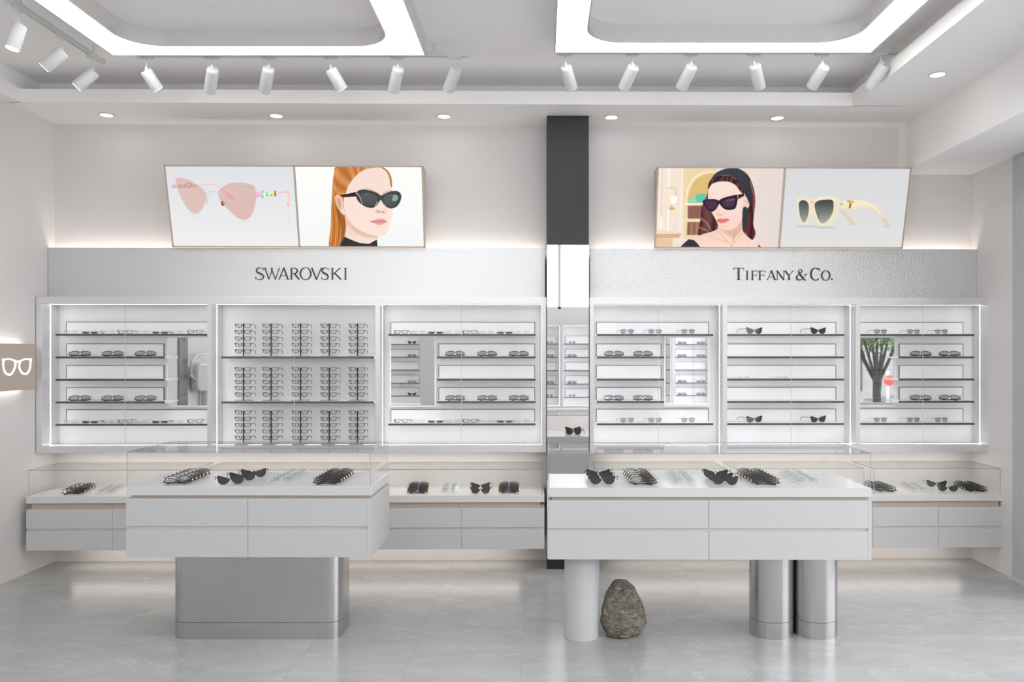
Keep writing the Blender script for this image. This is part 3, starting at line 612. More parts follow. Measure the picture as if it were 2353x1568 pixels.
    p.poly([(614, 540), (640, 520), (664, 524), (690, 520), (722, 530), (700, 550), (664, 564), (636, 560)], (226, 128, 122), 5); p.line([(614, 538), (664, 540), (718, 530)], 3.5, (176, 76, 76), 3); p.line([(640, 585), (690, 590)], 8, (222, 176, 160), 12, .6)
    p.line([(835, 640), (790, 700), (740, 760), (700, 720), (650, 660), (612, 630)], 4, (214, 172, 92), 3); p.ell(738, 764, 7, 7, (220, 180, 90), 3)
    return p
def poster4():
    p = Paint([(1215, 95), (2270, 97), (2180, 775), (1150, 772)], 340, 220); p.fill(grad((208, 209, 212), (216, 216, 215), 100, 700))
    p.ell(1380, 590, 90, 10, (180, 180, 180), 16, .6); p.ell(1540, 600, 80, 10, (176, 176, 176), 16, .6); p.ell(1775, 570, 40, 8, (185, 185, 185), 12, .5); p.ell(2062, 595, 26, 8, (186, 184, 180), 12, .6)
    cr = (230, 219, 192)
    p.poly([(1662, 436), (1690, 450), (1790, 545), (1768, 574), (1745, 560), (1680, 480)], (214, 202, 176), 4, smooth=False)
    p.poly([(1690, 372), (1760, 362), (1850, 366), (1930, 384), (1990, 420), (2030, 480), (2078, 566), (2064, 590), (2040, 570), (1990, 490), (1940, 448), (1870, 436), (1780, 446), (1690, 434)], grad((236, 226, 202), (212, 198, 168), 360, 590), 4)
    p.line([(1780, 400), (1880, 392), (1960, 420), (2030, 510)], 8, (243, 236, 216), 12, .8)
    p.poly([(1300, 380), (1320, 342), (1390, 338), (1440, 360), (1446, 420), (1432, 500), (1400, 556), (1365, 582), (1330, 560), (1308, 500)], cr, 4)
    p.poly([(1432, 380), (1470, 344), (1560, 326), (1640, 338), (1666, 366), (1660, 440), (1630, 520), (1580, 570), (1520, 592), (1480, 570), (1448, 500)], cr, 4)
    p.poly([(1316, 400), (1336, 368), (1372, 368), (1398, 400), (1396, 480), (1372, 545), (1346, 552), (1324, 500)], grad((72, 76, 74), (158, 156, 152), 370, 550), 4)
    p.poly([(1450, 410), (1478, 372), (1540, 360), (1600, 364), (1612, 400), (1602, 470), (1560, 540), (1510, 566), (1476, 520)], grad((66, 70, 66), (166, 166, 162), 370, 560), 4)
    p.line([(1462, 470), (1488, 490), (1480, 520)], 5, (110, 92, 66), 5); p.line([(1480, 360), (1560, 344), (1640, 352)], 6, (242, 234, 212), 6); p.line([(1420, 500), (1400, 550)], 6, (210, 196, 160), 5)
    p.ell(1430, 382, 9, 7, (206, 174, 96), 3); p.poly([(1668, 385), (1690, 392), (1694, 410), (1670, 404)], (208, 178, 96), 3, 1, False)
    p.poly([(1728, 358), (1786, 372), (1784, 386), (1766, 390), (1756, 438), (1738, 436), (1744, 388), (1724, 376)], (206, 176, 84), 3, 1, False); p.poly([(1752, 392), (1762, 392), (1754, 434), (1746, 434)], (60, 50, 30), 3, .8, False)
    return p
def lightbox(pxl, pxm0, pxm1, pxr, pa, pb, fas, fbs, lb):
    v0, v1, vb = .125, .285, .115
    z0 = zF1+.001; z1 = 3.203
    uL, uR = wu(pxl, v0), wu(pxr, v0)
    t = thing('lightbox', lb, 'lightbox', 'wall', ((uL+uR)/2, -vb, z0), 'tilted lightboxes above the fascias')
    prof = [(-v0, z0), (-v1, z1), (-vb, z1), (-vb, z0)]
    MB().prism(prof, uL, uR, 'yz').build('housing', M['wood'], t)
    for q in (uL+.2, uR-.26): MB().box(q, q+.06, -vb, -.001, z0+.1, z0+.16).build('wall_bracket', M['gap'], t)
    nrm = Vector((0, -(z1-z0), -(v1-v0))).normalized()
    def P(u, f, off): return (u+0*f, -(v0+(v1-v0)*f)+nrm.y*off, z0+(z1-z0)*f+nrm.z*off)
    m0, m1 = wu(pxm0, v0), wu(pxm1, v0); e = .012; ef = .018
    for (a, b, pt) in ((uL+e, m0, pa), (m1, uR-e, pb)):
        pp = pt(); pp.build([P(a, 1-ef, .003), P(b, 1-ef, .003), P(b, ef, .003), P(a, ef, .003)], t, M['poster'])
    m = MB()
    for a, b, f0, f1 in ((uL, uL+e, 0, 1), (uR-e, uR, 0, 1), (m0, m1, 0, 1), (uL, uR, 0, ef), (uL, uR, 1-ef, 1)):
        V = [P(a, f0, 0), P(b, f0, 0), P(b, f1, 0), P(a, f1, 0), P(a, f0, .007), P(b, f0, .007), P(b, f1, .007), P(a, f1, .007)]
        m.add(V, [(0, 3, 2, 1), (4, 5, 6, 7), (0, 1, 5, 4), (1, 2, 6, 5), (2, 3, 7, 6), (3, 0, 4, 7)])
    m.build('frame', M['wood'], t)
lightbox(396.7, 686.5, 691, 977.5, poster1, poster2, 0, 0, 'lightbox with a pink glasses poster and a red-haired model poster')
lightbox(1503.5, 1787, 1792.5, 2073.6, poster3, poster4, 0, 0, 'lightbox with a dark-haired headband model poster and cream sunglasses poster')

# ---------------------------------------------------------------- pillar
pu0, pu1 = wu(1257, .305), wu(1353, .305)
t = thing('pillar', 'square pillar, black above and mirrored below, between the two displays', 'pillar', 'wall', ((pu0+pu1)/2, -.15, 0))
zM = wz(1300, 563, .305); zP = wz(1300, 1285, .305)
MB().box(pu0, pu1, -.305, -.001, zM, SOF-.001).build('upper_cladding', M['black'], t)
MB().box(pu0+.004, pu1-.004, -.299, -.001, zP, zM).build('core', M['black'], t)
MB().box(pu0, pu1, -.305, -.2995, zP, zM).build('mirror_panel', M['mirror'], t)
MB().box(pu0, pu1, -.305, -.001, 0, zP).build('plinth', M['black'], t)

# ---------------------------------------------------------------- wall cabinets
SHZ = [1.862, 1.6805, 1.5005, 1.3195, 1.1395]; PLZ = [1.968, 1.789, 1.611, 1.430, 1.249]
ZC0, ZC1, ZO0, ZO1 = .9225, 2.162, .974, 2.1075
VC, VS, VP = .264, .177, .03
def shelf(t, u0, u1, z, vs=VS, plate=None, ztop=None):
    sh = MB().box(u0, u1, -vs+.004, -.022, z-.008, z+.008).build('shelf', M['plate'], t)
    MB().box(u0, u1, -vs, -vs+.004, z-.0085, z+.0075).build('shelf_edge', M['edge'], sh)
    if plate:
        a, b = plate; e = .004
        MB().box(a, b, -VP, -.022, z+.009, ztop).build('back_plate', M['plate'], sh)
        m = MB().box(a-e, b+e, -VP-.002, -.022, ztop, ztop+e)
        m.box(a-e, a, -VP-.002, -.022, z+.009, ztop).box(b, b+e, -VP-.002, -.022, z+.009, ztop); m.build('plate_trim', M['edge'], sh)
def cab_shell(t, u0, u1, ops, zc0=ZC0, zc1=ZC1, zo0=ZO0, zo1=ZO1, mat='silver', sep=None):
    """front frame, partitions, lining, light strips and glass doors; ops are (ua, ub) at the front"""
    vb = .262
    m = MB().box(u0, u1, -VC, -.003, zo1, zc1).box(u0, u1, -VC, -.003, zc0, zo0)
    ed = [u0]+[e for o in ops for e in o[:2]]+[u1]
    for i in range(0, len(ed), 2): m.box(ed[i], ed[i+1], -VC, -.003, zo0, zo1)
    m.build('carcass', M[mat], t, bevel=.0015)
    for k, (a, b, sm) in enumerate(ops):
        ln_ = MB().box(a, b, -.020, -.004, zo0, zo1).build('back_lining', M['liner'], t)
        m = MB(); g = .0008; h = .0055
        m.box(a, a+g, -.145-h, -.145+h, zo0, zo1).box(b-g, b, -.145-h, -.145+h, zo0, zo1)
        m.box(a, b, -.145-h, -.145+h, zo1-g, zo1).box(a, b, -.145-h, -.145+h, zo0, zo0+g); m.build('light_strip', M['ledw'], t)
        for c, d, yy in ((a+.003, sm+.004, -.244), (sm-.002, b-.003, -.252)):
            gl = MB().box(c, d, yy-.002, yy+.002, zo0+.004, zo1-.004).build('glass_door', M['door_glass'], t)
        MB().box(sm-.0016, sm+.0016, -.2495, -.2465, zo0+.004, zo1-.004).build('door_edge', M['gap'], gl)
    MB().box(u0+.1, u1-.1, -.19, -.15, zc0-.006, zc0-.0005).build('under_light_strip', M['ledunder'], t, label='warm strip light under the cabinet')
def cab_mirror(t, a, b, z0, z1, fr=.014):
    c = MB().box(a-fr, b+fr, -.044, -.021, z0-fr, z1+fr).build('mirror_surround', M['plate'], t)
    MB().box(a, b, -.047, -.0442, z0, z1).build('mirror', M['mirror'], c)
tL = thing('wall_cabinet', 'three-bay glazed silver display cabinet on the left wall section', 'display cabinet', 'wall', (wu(670, VC), -.003, ZC0), 'silver wall display cabinets')
oL = [(wu(96, VC), wu(476, VC), wu(285.7, VC)), (wu(485.6, VC), wu(862, VC), wu(675, VC)), (wu(873, VC), wu(1245, VC), wu(1060, VC))]
cab_shell(tL, LW0+.001, wu(1255.5, VC), oL)
def W(px): return wu(px, VS)
def WP(px): return wu(px, VP)
zm0, zm1 = wz(430, 932.3, .047), wz(430, 776, .047)
for i in range(5):
    full = i in (0, 4)
    shelf(tL, W(127.6), oL[0][1] if full else W(378.6), SHZ[i], VS, (WP(153.5), oL[0][1]-.006 if full else WP(376)), PLZ[i])
    shelf(tL, W(892) if full else W(1004), W(1230.4), SHZ[i], VS, (WP(899) if full else WP(1009), WP(1228)), PLZ[i])
cab_mirror(tL, wu(387, .047), oL[0][1]-.018, zm0, zm1); cab_mirror(tL, wu(899, .047), wu(998.5, .047), zm0, zm1)
for z in (SHZ[1], SHZ[3]): shelf(tL, W(511), W(860.5), z, .20)
tR = thing('wall_cabinet', 'three-bay glazed silver display cabinet on the right wall section', 'display cabinet', 'wall', (wu(1815, VC), -.003, ZC0), 'silver wall display cabinets')
oR = [(wu(1364, VC), wu(1661, VC), wu(1513, VC)), (wu(1671, VC), wu(1967, VC), wu(1819, VC)), (wu(1977, VC), wu(2270, VC), wu(2122.7, VC))]
cab_shell(tR, wu(1353.5, VC)+.004, RW1-.001, oR)
for i in range(5):
    full = i in (0, 4)
    shelf(tR, W(1371), W(1639) if full else W(1526), SHZ[i], VS, (WP(1371), WP(1627) if full else WP(1518.5)), PLZ[i])
    shelf(tR, oR[1][0]+.001, W(1940), SHZ[i], VS, (oR[1][0]+.005, WP(1920)), PLZ[i])
    shelf(tR, oR[2][0]+.001 if full else W(2065), W(2239), SHZ[i], VS, (oR[2][0]+.005 if full else WP(2067), WP(2212)), PLZ[i])
cab_mirror(tR, wu(1530, .047), wu(1626, .047), zm0, zm1); cab_mirror(tR, oR[2][0]+.016, wu(2055, .047), zm0, zm1)

# ---------------------------------------------------------------- glass hoods and counters
def hood(t, x0, x1, y0, y1, z0, z1):
    """y0 is the front"""
    th = .006; e = .0028
    h = MB().box(x0, x1, y0, y1, z1-th, z1).build('glass_top', M['glass'], t)
    MB().box(x0, x1, y0-e*.3, y0+e*.7, z1-e, z1+e*.4).box(x0, x1, y1-e, y1, z1-e, z1+e*.3).box(x0-e*.3, x0+e*.7, y0, y1, z1-e, z1+e*.3).box(x1-e*.7, x1+e*.3, y0, y1, z1-e, z1+e*.3).build('top_edge', M['glass_edge'], h)
    MB().box(x0, x1, y0, y0+th, z0, z1-th).build('front_pane', M['glass'], t)
    MB().box(x0, x1, y1-th, y1, z0, z1-th).build('back_pane', M['glass'], t)
    for a in (x0, x1-th):
        s = MB().box(a, a+th, y0+th, y1-th, z0, z1-th).build('side_pane', M['glass'], t)
        MB().box(a+th/2-.0012, a+th/2+.0012, y0-.0006, y0+.0012, z0, z1-th).build('pane_edge', M['glass_edge'], s)
def drawers(t, x0, x1, cols, rows, yf, yk, z_pairs):
    """cols = list of edges; front plane yf, back yk"""
    for i in range(len(cols)-1):
        for (za, zb) in z_pairs:
            MB().box(cols[i]+(.0012 if i else 0), cols[i+1]-(.0012 if i < len(cols)-2 else 0), yf, yf+.012, za, zb).build('drawer', M['white'], t, bevel=.0012)
def counter(lb, px0, px1, seams, hoods, zz, pys):
    v = .467; u0, u1 = wu(px0, v), wu(px1, v)
    t = thing('wall_counter', lb, 'display counter', 'wall', ((u0+u1)/2, -.01, zz[-1]), 'floating white counters under the cabinets')
    zt, zs, zw, za, zb, zc = zz
    MB().box(u0, u1, -v, -.003, zs, zt).build('countertop', M['top'], t, bevel=.002)
    MB().box(u0+.03, u1-.03, -v+.022, -.02, zw, zs).build('wood_strip', M['wood'], t, label='pale oak recessed strip')
    MB().box(u0+.004, u1-.004, -v+.0122, -.0035, zc+.001, zw-.0012).build('carcass', M['gap'], t)
    MB().box(u0, u0+.004, -v+.0125, -.003, zc, zw-.001).box(u1-.004, u1, -v+.0125, -.003, zc, zw-.001).box(u0, u1, -v+.0125, -.003, zw-.0009, zw).box(u0, u1, -v+.0125, -.003, zc-.001, zc-.0001).build('side_panel', M['white'], t)
    cols = [u0]+[wu(s, v) for s in seams]+[u1]
    drawers(t, u0, u1, cols, 2, -v, -.003, ((za, zw), (zc, zb)))
    MB().box(u0+.2, u1-.2, -.20, -.16, zc-.008, zc-.0015).build('under_light_strip', M['ledwarm'], t, label='warm strip light under the counter')
    for a, b in hoods: hood(t, wu(a, v-.006), wu(b, v-.006), -v+.006, -.02, zt+.0005, zt+.2)
def zl(py): return CAMH-(py-VY)/FPX*(Y0-.467-.057)      # left end
ZCW = [zl(1141.4), zl(1157.8), zl(1171.8), zl(1216), zl(1221.6), zl(1266)]
counter('long floating white counter with glass hoods on the left wall section', 60, 1251, (258, 457, 656, 855, 1060), ((65, 440), (462, 849), (871, 1247)), ZCW, None)
counter('long floating white counter with glass hoods on the right wall section', 1358, 2308, (1402, 1553, 1704, 1855, 2006, 2157), ((1371, 1668), (1691, 1986), (2009, 2299)), ZCW, None)
ZTC = ZCW[0]

# ---------------------------------------------------------------- islands
def island(lb, px0, px1, yf, yk, seam, rz, pys):
    x0, x1 = X(px0, yf), X(px1, yf); org = ((x0+x1)/2, (yf+yk)/2, 0)
    t = thing('island_counter', lb, 'display counter', 'world', org, None, rz)
    zt, zs, zw, za, zb, zc = [Z(p, yf) for p in pys]
    MB().box(x0, x1, yf, yk, zs, zt).build('countertop', M['top'], t, bevel=.002)
    MB().box(x0+.024, x1-.010, yf+.02, yk-.02, zw, zs).build('wood_strip', M['wood'], t, label='pale oak recessed strip')
    MB().box(x0+.010, x1-.002, yf+.0122, yk-.022, zc+.001, zw-.001).build('carcass', M['gap'], t)
    MB().box(x0, x0+.02, yf+.0125, yk, zc, zw).box(x1-.02, x1, yf, yk, zc, zw).box(x0+.0201, x1-.0201, yf+.0125, yk, zc-.001, zc+.0005).box(x0+.0201, x1-.0201, yf+.0125, yk, zw-.0008, zw).build('side_panel', M['white'], t)
    drawers(t, x0, x1, [x0, X(seam, yf), x1-.0205], 2, yf, yk, ((za, zw), (zc, zb)))
    hood(t, x0+.003, x1-.003, yf+.003, yk-.003, zt+.0005, zt+.201)
    return t, x0, x1, zc, zt
IL, ix0, ix1, izc, izt = island('white glass-topped island counter on a wide steel base', 289, 853.5, 4.83, 5.40, 570, -.004, (1118.3, 1139.6, 1146.3, 1210.2, 1217.4, 1281.3))
base = rrect(-2.216, -1.201, 4.943, 5.26, .085, 10)
zs_ = Z(1431.5, 4.943)
b = MB().prism(base, zs_+.0015, izc, 'xy', smooth=True).prism(rrect(-2.212, -1.205, 4.947, 5.256, .08, 10), zs_-.0015, zs_+.0015, 'xy', 1, smooth=True).prism(base, 0, zs_-.0015, 'xy', smooth=True).build('pedestal', [M['steel'], M['edge']], IL, label='brushed steel pedestal with rounded corners')
IR, jx0, jx1, jzc, jzt = island('longer white glass-topped island counter on cylindrical legs', 1260, 2002.5, 4.78, 5.35, 1629.5, -.006, (1122, 1143.2, 1150.6, 1215, 1222, 1287))
MB().cyl((.248, 5.005, 0), (.248, 5.005, jzc), .105, 64).build('leg', M['white'], IR, label='matt white cylindrical leg')
for cx in (1.409, 1.675):
    MB().cyl((cx, 5.065, 0), (cx, 5.065, zs_-.0015), .1315, 64).cyl((cx, 5.065, zs_-.0015), (cx, 5.065, zs_+.0015), .1295, 64, 1).cyl((cx, 5.065, zs_+.0015), (cx, 5.065, jzc), .1315, 64).build('leg', [M['steel'], M['edge']], IR, label='brushed steel cylindrical leg')

# ---------------------------------------------------------------- boulder
bm = bmesh.new(); bmesh.ops.create_icosphere(bm, subdivisions=6, radius=1)
for v in bm.verts:
    p = v.co.copy(); n1 = noise.noise(p*1.3+Vector((3, 1, 7))); n2 = noise.noise(p*3.1+Vector((1, 9, 2))); n3 = noise.noise(p*9); n4 = noise.noise(Vector((p.x*18+p.z*9, p.y*18, p.z*22-p.x*8)))
    r = 1+.08*n1+.06*n2+.035*n3+.028*n4
    h = p.z; q = max(1e-4, math.hypot(p.x, p.y)); wd = .143*max(0, 1-abs(h)**2.8)**.5*(1-.27*max(0, h+.45))
    x = p.x/q*wd*r; y = p.y/q*wd*r*.9; z = h*.178*r
    x += -.014*max(h, 0)
    z = max(z, -.150+.01*n2) if z < -.13 else z
    v.co = (x, y, z)
me = bpy.data.meshes.new('boulder'); 
mz = min(v.co.z for v in bm.verts)
for v in bm.verts: v.co.z -= mz
bm.to_mesh(me); bm.free(); me.materials.append(M['rock']); me.polygons.foreach_set('use_smooth', [True]*len(me.polygons))
rk = bpy.data.objects.new('boulder', me); C.objects.link(rk); rk.location = (.502, 5.035, 0)
tag(rk, 'rough brown grey boulder on the floor beside the white leg', 'rock')

# ---------------------------------------------------------------- sign on the left wall
sy0, sy1, sz0, sz1 = 4.95*1.2-.2, 6.40, 1.436, 1.785
t = thing('wall_sign', 'pale oak box sign with white spectacles symbol on left wall', 'sign', 'world', (XL, 6.1, sz0))
MB().box(XL+.035, XL+.09, sy0, sy1, sz0, sz1).build('panel', M['wood'], t)
MB().box(XL+.001, XL+.035, sy0+.05, sy1-.05, sz0+.05, sz1-.05).build('mounting_block', M['gap'], t)
MB().box(XL+.010, XL+.030, sy0+.06, sy1-.06, sz1-.049, sz1-.035).box(XL+.010, XL+.030, sy0+.06, sy1-.06, sz0+.035, sz0+.049).build('halo_strip', emit('halo_led', (1, 1, 1), 14), t)
def sp(px, py):       # point on the sign face (x plane) in (y, z)
    y = (XL+.09)/((px-VX)/FPX); return (y, Z(py, y))
m = MB()
for L in ([(8, 826), (16, 824), (26, 825), (34, 828), (37, 838), (33, 851), (26, 862), (17, 863), (10, 858), (6, 846), (5, 834)],
          [(46, 829), (54, 825), (63, 824), (70, 826), (71, 834), (70, 846), (65, 858), (57, 862), (48, 858), (43, 848), (42, 838)]):
    O = spl([sp(*q) for q in L], 4); c = np.mean(O, axis=0); I = [tuple(c+(np.array(q)-c)*np.array((.77, .80))) for q in O]
    m.ring(O, I, XL+.0905, XL+.0935, 'yz')
m.prism([sp(*q) for q in ((34, 829), (46, 829), (45, 836), (40, 832), (36, 836))], XL+.0905, XL+.0935, 'yz')
m.prism([sp(*q) for q in ((4.3, 826), (8, 824), (9, 834), (5, 832))], XL+.0905, XL+.0935, 'yz')
m.prism([sp(*q) for q in ((69, 824), (73, 825), (72.6, 831), (70, 834))], XL+.0905, XL+.0935, 'yz')
m.build('spectacles_symbol', M['symbol'], t, label='white spectacles symbol')

# ---------------------------------------------------------------- eyewear prototypes (front faces -y, base at z = 0)
SHAPES = {
 'optical': [(-.026, .011), (-.012, .016), (.010, .0165), (.026, .014), (.026, .004), (.021, -.010), (.012, -.0155), (-.010, -.016), (-.021, -.011), (-.026, .001)],
 'narrow':  [(-.024, .007), (0, .009), (.025, .008), (.027, 0), (.024, -.008), (0, -.010), (-.022, -.008), (-.025, 0)],
 'aviator': [(-.021, .014), (0, .0185), (.020, .015), (.025, .002), (.019, -.014), (.004, -.021), (-.012, -.017), (-.021, -.003)],
 'cateye':  [(-.027, .003), (-.015, .012), (.006, .018), (.032, .026), (.034, .012), (.028, -.010), (.012, -.021), (-.008, -.019), (-.021, -.008)],
 'shield':  [(-.034, .018), (-.012, .025), (.012, .023), (.030, .014), (.040, -.002), (.038, -.016), (.014, -.024), (-.014, -.023), (-.030, -.008)]}
def make_eyewear(name, shape, cx, fm, lm, rim, tube_r, sc_=1.0, templ=.11, folded=False, lens_on=True, drop=.026, thick=.0022, accent=None, zoff=None, flare=0):
    t = bpy.data.objects.new(name, None); C.objects.link(t); t.empty_display_size = .03; ORG[t.name] = (0, 0, 0)
    L = [(x*sc_, y*sc_) for x, y in spl(SHAPES[shape], 4)]; cxs = cx*sc_
    zmin = min(p[1] for p in L); H = -zmin*1.02+.001
    tilt = math.radians(34) if folded else 0
    def T(p):      # lean a folded pair back
        x, y, z = p
        if not folded: return p
        return (x, z*math.sin(tilt)+y*math.cos(tilt), z*math.cos(tilt)-y*math.sin(tilt)+.002)
    def fin(mb): mb.v = [T(p) for p in mb.v]; return mb
    m = MB()
    for sg in (-1, 1):
        P = [(sg*(cxs+x), y+H) for x, y in L]
        c = np.array((sg*cxs, H)); wmx = max(abs(p[0]-c[0]) for p in P)
        I = [tuple(c+(np.array(p)-c)*(1-rim/wmx)) for p in P]
        m.ring(P, I, -thick, thick, 'xz')
    xi = cxs+min(p[0] for p in L); zb = H+.35*max(p[1] for p in L)
    m.tube([(-xi-.001, 0, zb), (-xi*.5, -.001, zb+.003), (xi*.5, -.001, zb+.003), (xi+.001, 0, zb)], max(tube_r, rim*.6), 6)
    xo = cxs+max(p[0] for p in L); zh = H+.55*max(p[1] for p in L)
    for sg in (-1, 1): m.box(sg*(xo-.002), sg*(xo+.004), -thick, .003, zh-.002, zh+.002)
    fin(m).build('frame_front', fm, t)
    if lens_on:
        for sg in (-1, 1):
            P = [(sg*(cxs+x*.95), y*.95+H) for x, y in L]
            fin(MB().prism(P, -.0006, .0006, 'xz')).build('lens', lm, t)
    for sg in (-1, 1):
        xx = sg*(xo+.003)
        if folded:      # arms folded flat across the lower front, crossing in the middle
            dz = .003 if sg > 0 else 0
            a = [(xx, -.002, .014), (xx*.93, -.012, .013), (xx*.62, -.017-dz, .010+dz), (xx*.15, -.021-dz, .008+dz), (-xx*.35, -.024-dz, .006+dz), (-xx*.66, -.026-dz, .004)]
            MB().tube(a, [tube_r*.9, tube_r*1.3, tube_r*1.3, tube_r*1.2, tube_r*1.3, tube_r*1.5], 6).build('temple', fm, t)
        else:
            MB().tube([(xx, .004, zh), (xx+sg*flare*.5, templ*.5, zh+.001), (xx+sg*flare, templ*.8, zh-.002), (xx+sg*flare, templ*.93, zh-drop*.35), (xx+sg*flare*.9, templ, max(.002, zh-drop))], tube_r, 6).build('temple', fm, t)
        if accent is not None: fin(MB().box(xx-.003, xx+.0025, -.003, .002, .018, .028)).build('hinge_plate', accent, t)
    return t
M['lfold'] = glassmat('smoke_lens', (.72, .72, .73), .8)
PROTO = {
 'optical': make_eyewear('eyeglasses', 'optical', .0345, M['fblack'], M['lclear'], .0044, .0026, 1.04, .105),
 'optical_shelf': make_eyewear('eyeglasses', 'optical', .0345, M['fblack'], M['lclear'], .0036, .0024, .92, .10, flare=.004),
 'clear': make_eyewear('eyeglasses', 'optical', .0345, M['fwhite'], M['lclear'], .0026, .0016, .85, .10),
 'champagne': make_eyewear('eyeglasses', 'optical', .0345, M['fgold'], M['lclear'], .0018, .0014, .85, .10),
 'narrow': make_eyewear('sunglasses', 'narrow', .034, M['fgrey'], M['ldark'], .0024, .0022, .95, .10, flare=.006),
 'slim': make_eyewear('eyeglasses', 'narrow', .034, M['fwhite'], M['lclear'], .0016, .0014, .8, .09),
 'aviator': make_eyewear('sunglasses', 'aviator', .030, M['fsteel'], M['lgrey'], .0012, .0011, 1.0, .11, drop=.02, thick=.001),
 'cateye': make_eyewear('sunglasses', 'cateye', .030, M['fblack'], M['lblack'], .0020, .0020, 1.16, .115, drop=.03, thick=.0016, flare=.010),
 'folded': make_eyewear('sunglasses', 'shield', .0405, M['fblack'], M['lfold'], .0036, .0025, .98, 0, True, accent=M['gold']),
 'folded_white': make_eyewear('eyeglasses', 'shield', .0405, M['fwhite'], M['lclear'], .0022, .0012, .86, 0, True)}
CATS = {'optical': 'glasses', 'optical_shelf': 'glasses', 'clear': 'glasses', 'champagne': 'glasses', 'narrow': 'sunglasses', 'slim': 'glasses', 'aviator': 'sunglasses', 'cateye': 'sunglasses', 'folded': 'sunglasses', 'folded_white': 'glasses'}
USED = set()
def put(kind, fr, x, y, z, rz, label, group, rx=0):
    p = PROTO[kind]; loc = fpt(fr, (x, y, z)); rot = (rx, 0, FR[fr][2]+rz)
    if kind in USED: o = dup(p, loc, rot)
    else: USED.add(kind); o = p; o.location = loc; o.rotation_euler = rot
    return tag(o, label, CATS[kind], group)
ORD = ['first', 'second', 'third', 'fourth', 'fifth', 'sixth', 'seventh', 'eighth']

# --- racks in the middle left bay
rz_proto = None
rows3 = [('top', SHZ[1]+.008, 743.4, (748.5, 763, 777.9, 792.4, 807.2)), ('middle', SHZ[3]+.008, 843, (848.5, 863.3, 877.6, 892.1, 906.7)), ('bottom', ZO0, 942, (947.8, 962.8, 977.1, 991.6, 1006.2))]
for rn, zb, ptop, ys in rows3:
    for ci, px in enumerate((559.6, 622.9, 690.5, 756.5, 821.3)):
        u = wu(px, .105); zt = wz(px, ptop, .105)
        if rz_proto is None:
            rz_proto = thing('eyewear_stand', '', 'glasses stand', 'wall', (u, -.105, zb), 'upright glasses stands in the left cabinet')
            hh = zt-zb
            MB().cyl((u, -.105, zb), (u, -.105, zb+.004), .074, 40).build('base', M['glass_edge'], rz_proto, label='thin round base')
            m = MB().cyl((u, -.105, zb+.004), (u, -.105, zt), .0052, 12)
            m.build('pole', M['fblack'], rz_proto)
            m = MB()
            for py in ys: z = wz(px, py, .15); m.box(u-.006, u+.006, -.148, -.10, z-.003, z)
            m.build('rest_peg', M['fblack'], rz_proto); st = rz_proto
        else: st = dup(rz_proto, fpt('wall', (u, -.105, zb)), (0, 0, TH))
        st['label'] = 'upright dark glasses stand, %s from left in the %s row' % (ORD[ci], rn)
        for gi, py in enumerate(ys):
            z = wz(px, py, .158)-.020
            put('optical', 'wall', wu(px, .158)-.004, -.158, z, 0, 'thin black glasses, %s down on %s stand, %s row' % (ORD[gi], ORD[ci], rn), 'black glasses on the upright stands')

def szc(i): return SHZ[i]+.008
# --- left bay
K8 = ['clear', 'narrow', 'champagne', 'optical_shelf', 'clear', 'narrow', 'champagne', 'optical_shelf']
NM = {'clear': 'milky clear-framed glasses', 'narrow': 'slim dark grey sunglasses', 'champagne': 'pale champagne wire glasses', 'optical_shelf': 'black-rimmed glasses'}
for i, nm in ((0, 'top'), (4, 'bottom')):
    for k, px in enumerate((163, 207, 247, 288, 325, 368, 404, 448)):
        put(K8[k], 'wall', wu(px, .13), -.13, szc(i), .25 if K8[k] != 'narrow' else .1, '%s, %s from left, %s shelf of leftmost bay' % (NM[K8[k]], ORD[k], nm), 'mixed glasses on the long shelves')
    for k, px in enumerate((922, 962, 1001, 1041, 1080, 1118, 1160, 1200)):
        kd = ['optical_shelf', 'clear', 'narrow', 'clear', 'optical_shelf', 'champagne', 'narrow', 'clear'][k]
        put(kd, 'wall', wu(px, .13), -.13, szc(i), 0, '%s, %s from left, %s shelf, bay left of pillar' % (NM[kd], ORD[k], nm), 'mixed glasses on the long shelves')
RW = {1: 'second', 3: 'fourth'}
for i in (1, 3):
    for bay, pxs, r in (('leftmost bay', (181, 256.5, 332.5), .25), ('bay left of the pillar', (1045, 1119, 1192), 0), ('bay right of the pillar', (1411, 1478), -.06), ('rightmost bay', (2117, 2184), -.3)):
        for k, px in enumerate(pxs):
            put('folded', 'wall', wu(px, .145), -.135, szc(i), r, 'folded black and gold sunglasses, %s on %s shelf, %s' % (ORD[k], RW[i], bay), 'folded black and gold sunglasses in the cabinets')
for i, nm in ((0, 'top'), (4, 'bottom')):
    for bay, pxs in (('bay right of the pillar', (1441, 1505, 1581)), ('rightmost bay', (2023, 2099, 2163))):
        for k, px in enumerate(pxs):
            put('aviator', 'wall', wu(px, .135), -.135, szc(i), .16, 'grey wire aviator sunglasses, %s on %s shelf, %s' % (ORD[k], nm, bay), 'wire aviators in the right cabinet')
    for k, px in enumerate((1733, 1880)):
        put('cateye', 'wall', wu(px, .14), -.14, szc(i), .35, 'black upswept sunglasses, %s, %s shelf of middle right bay' % (('left pair', 'right pair')[k], nm), 'black upswept sunglasses in the right cabinet')
for k, px in enumerate((1709, 1796, 1882)):
    put('slim', 'wall', wu(px, .13), -.13, szc(2), .2, 'slim milky glasses, %s on the middle shelf of the middle right bay' % ORD[k], 'slim milky glasses on the middle shelf')

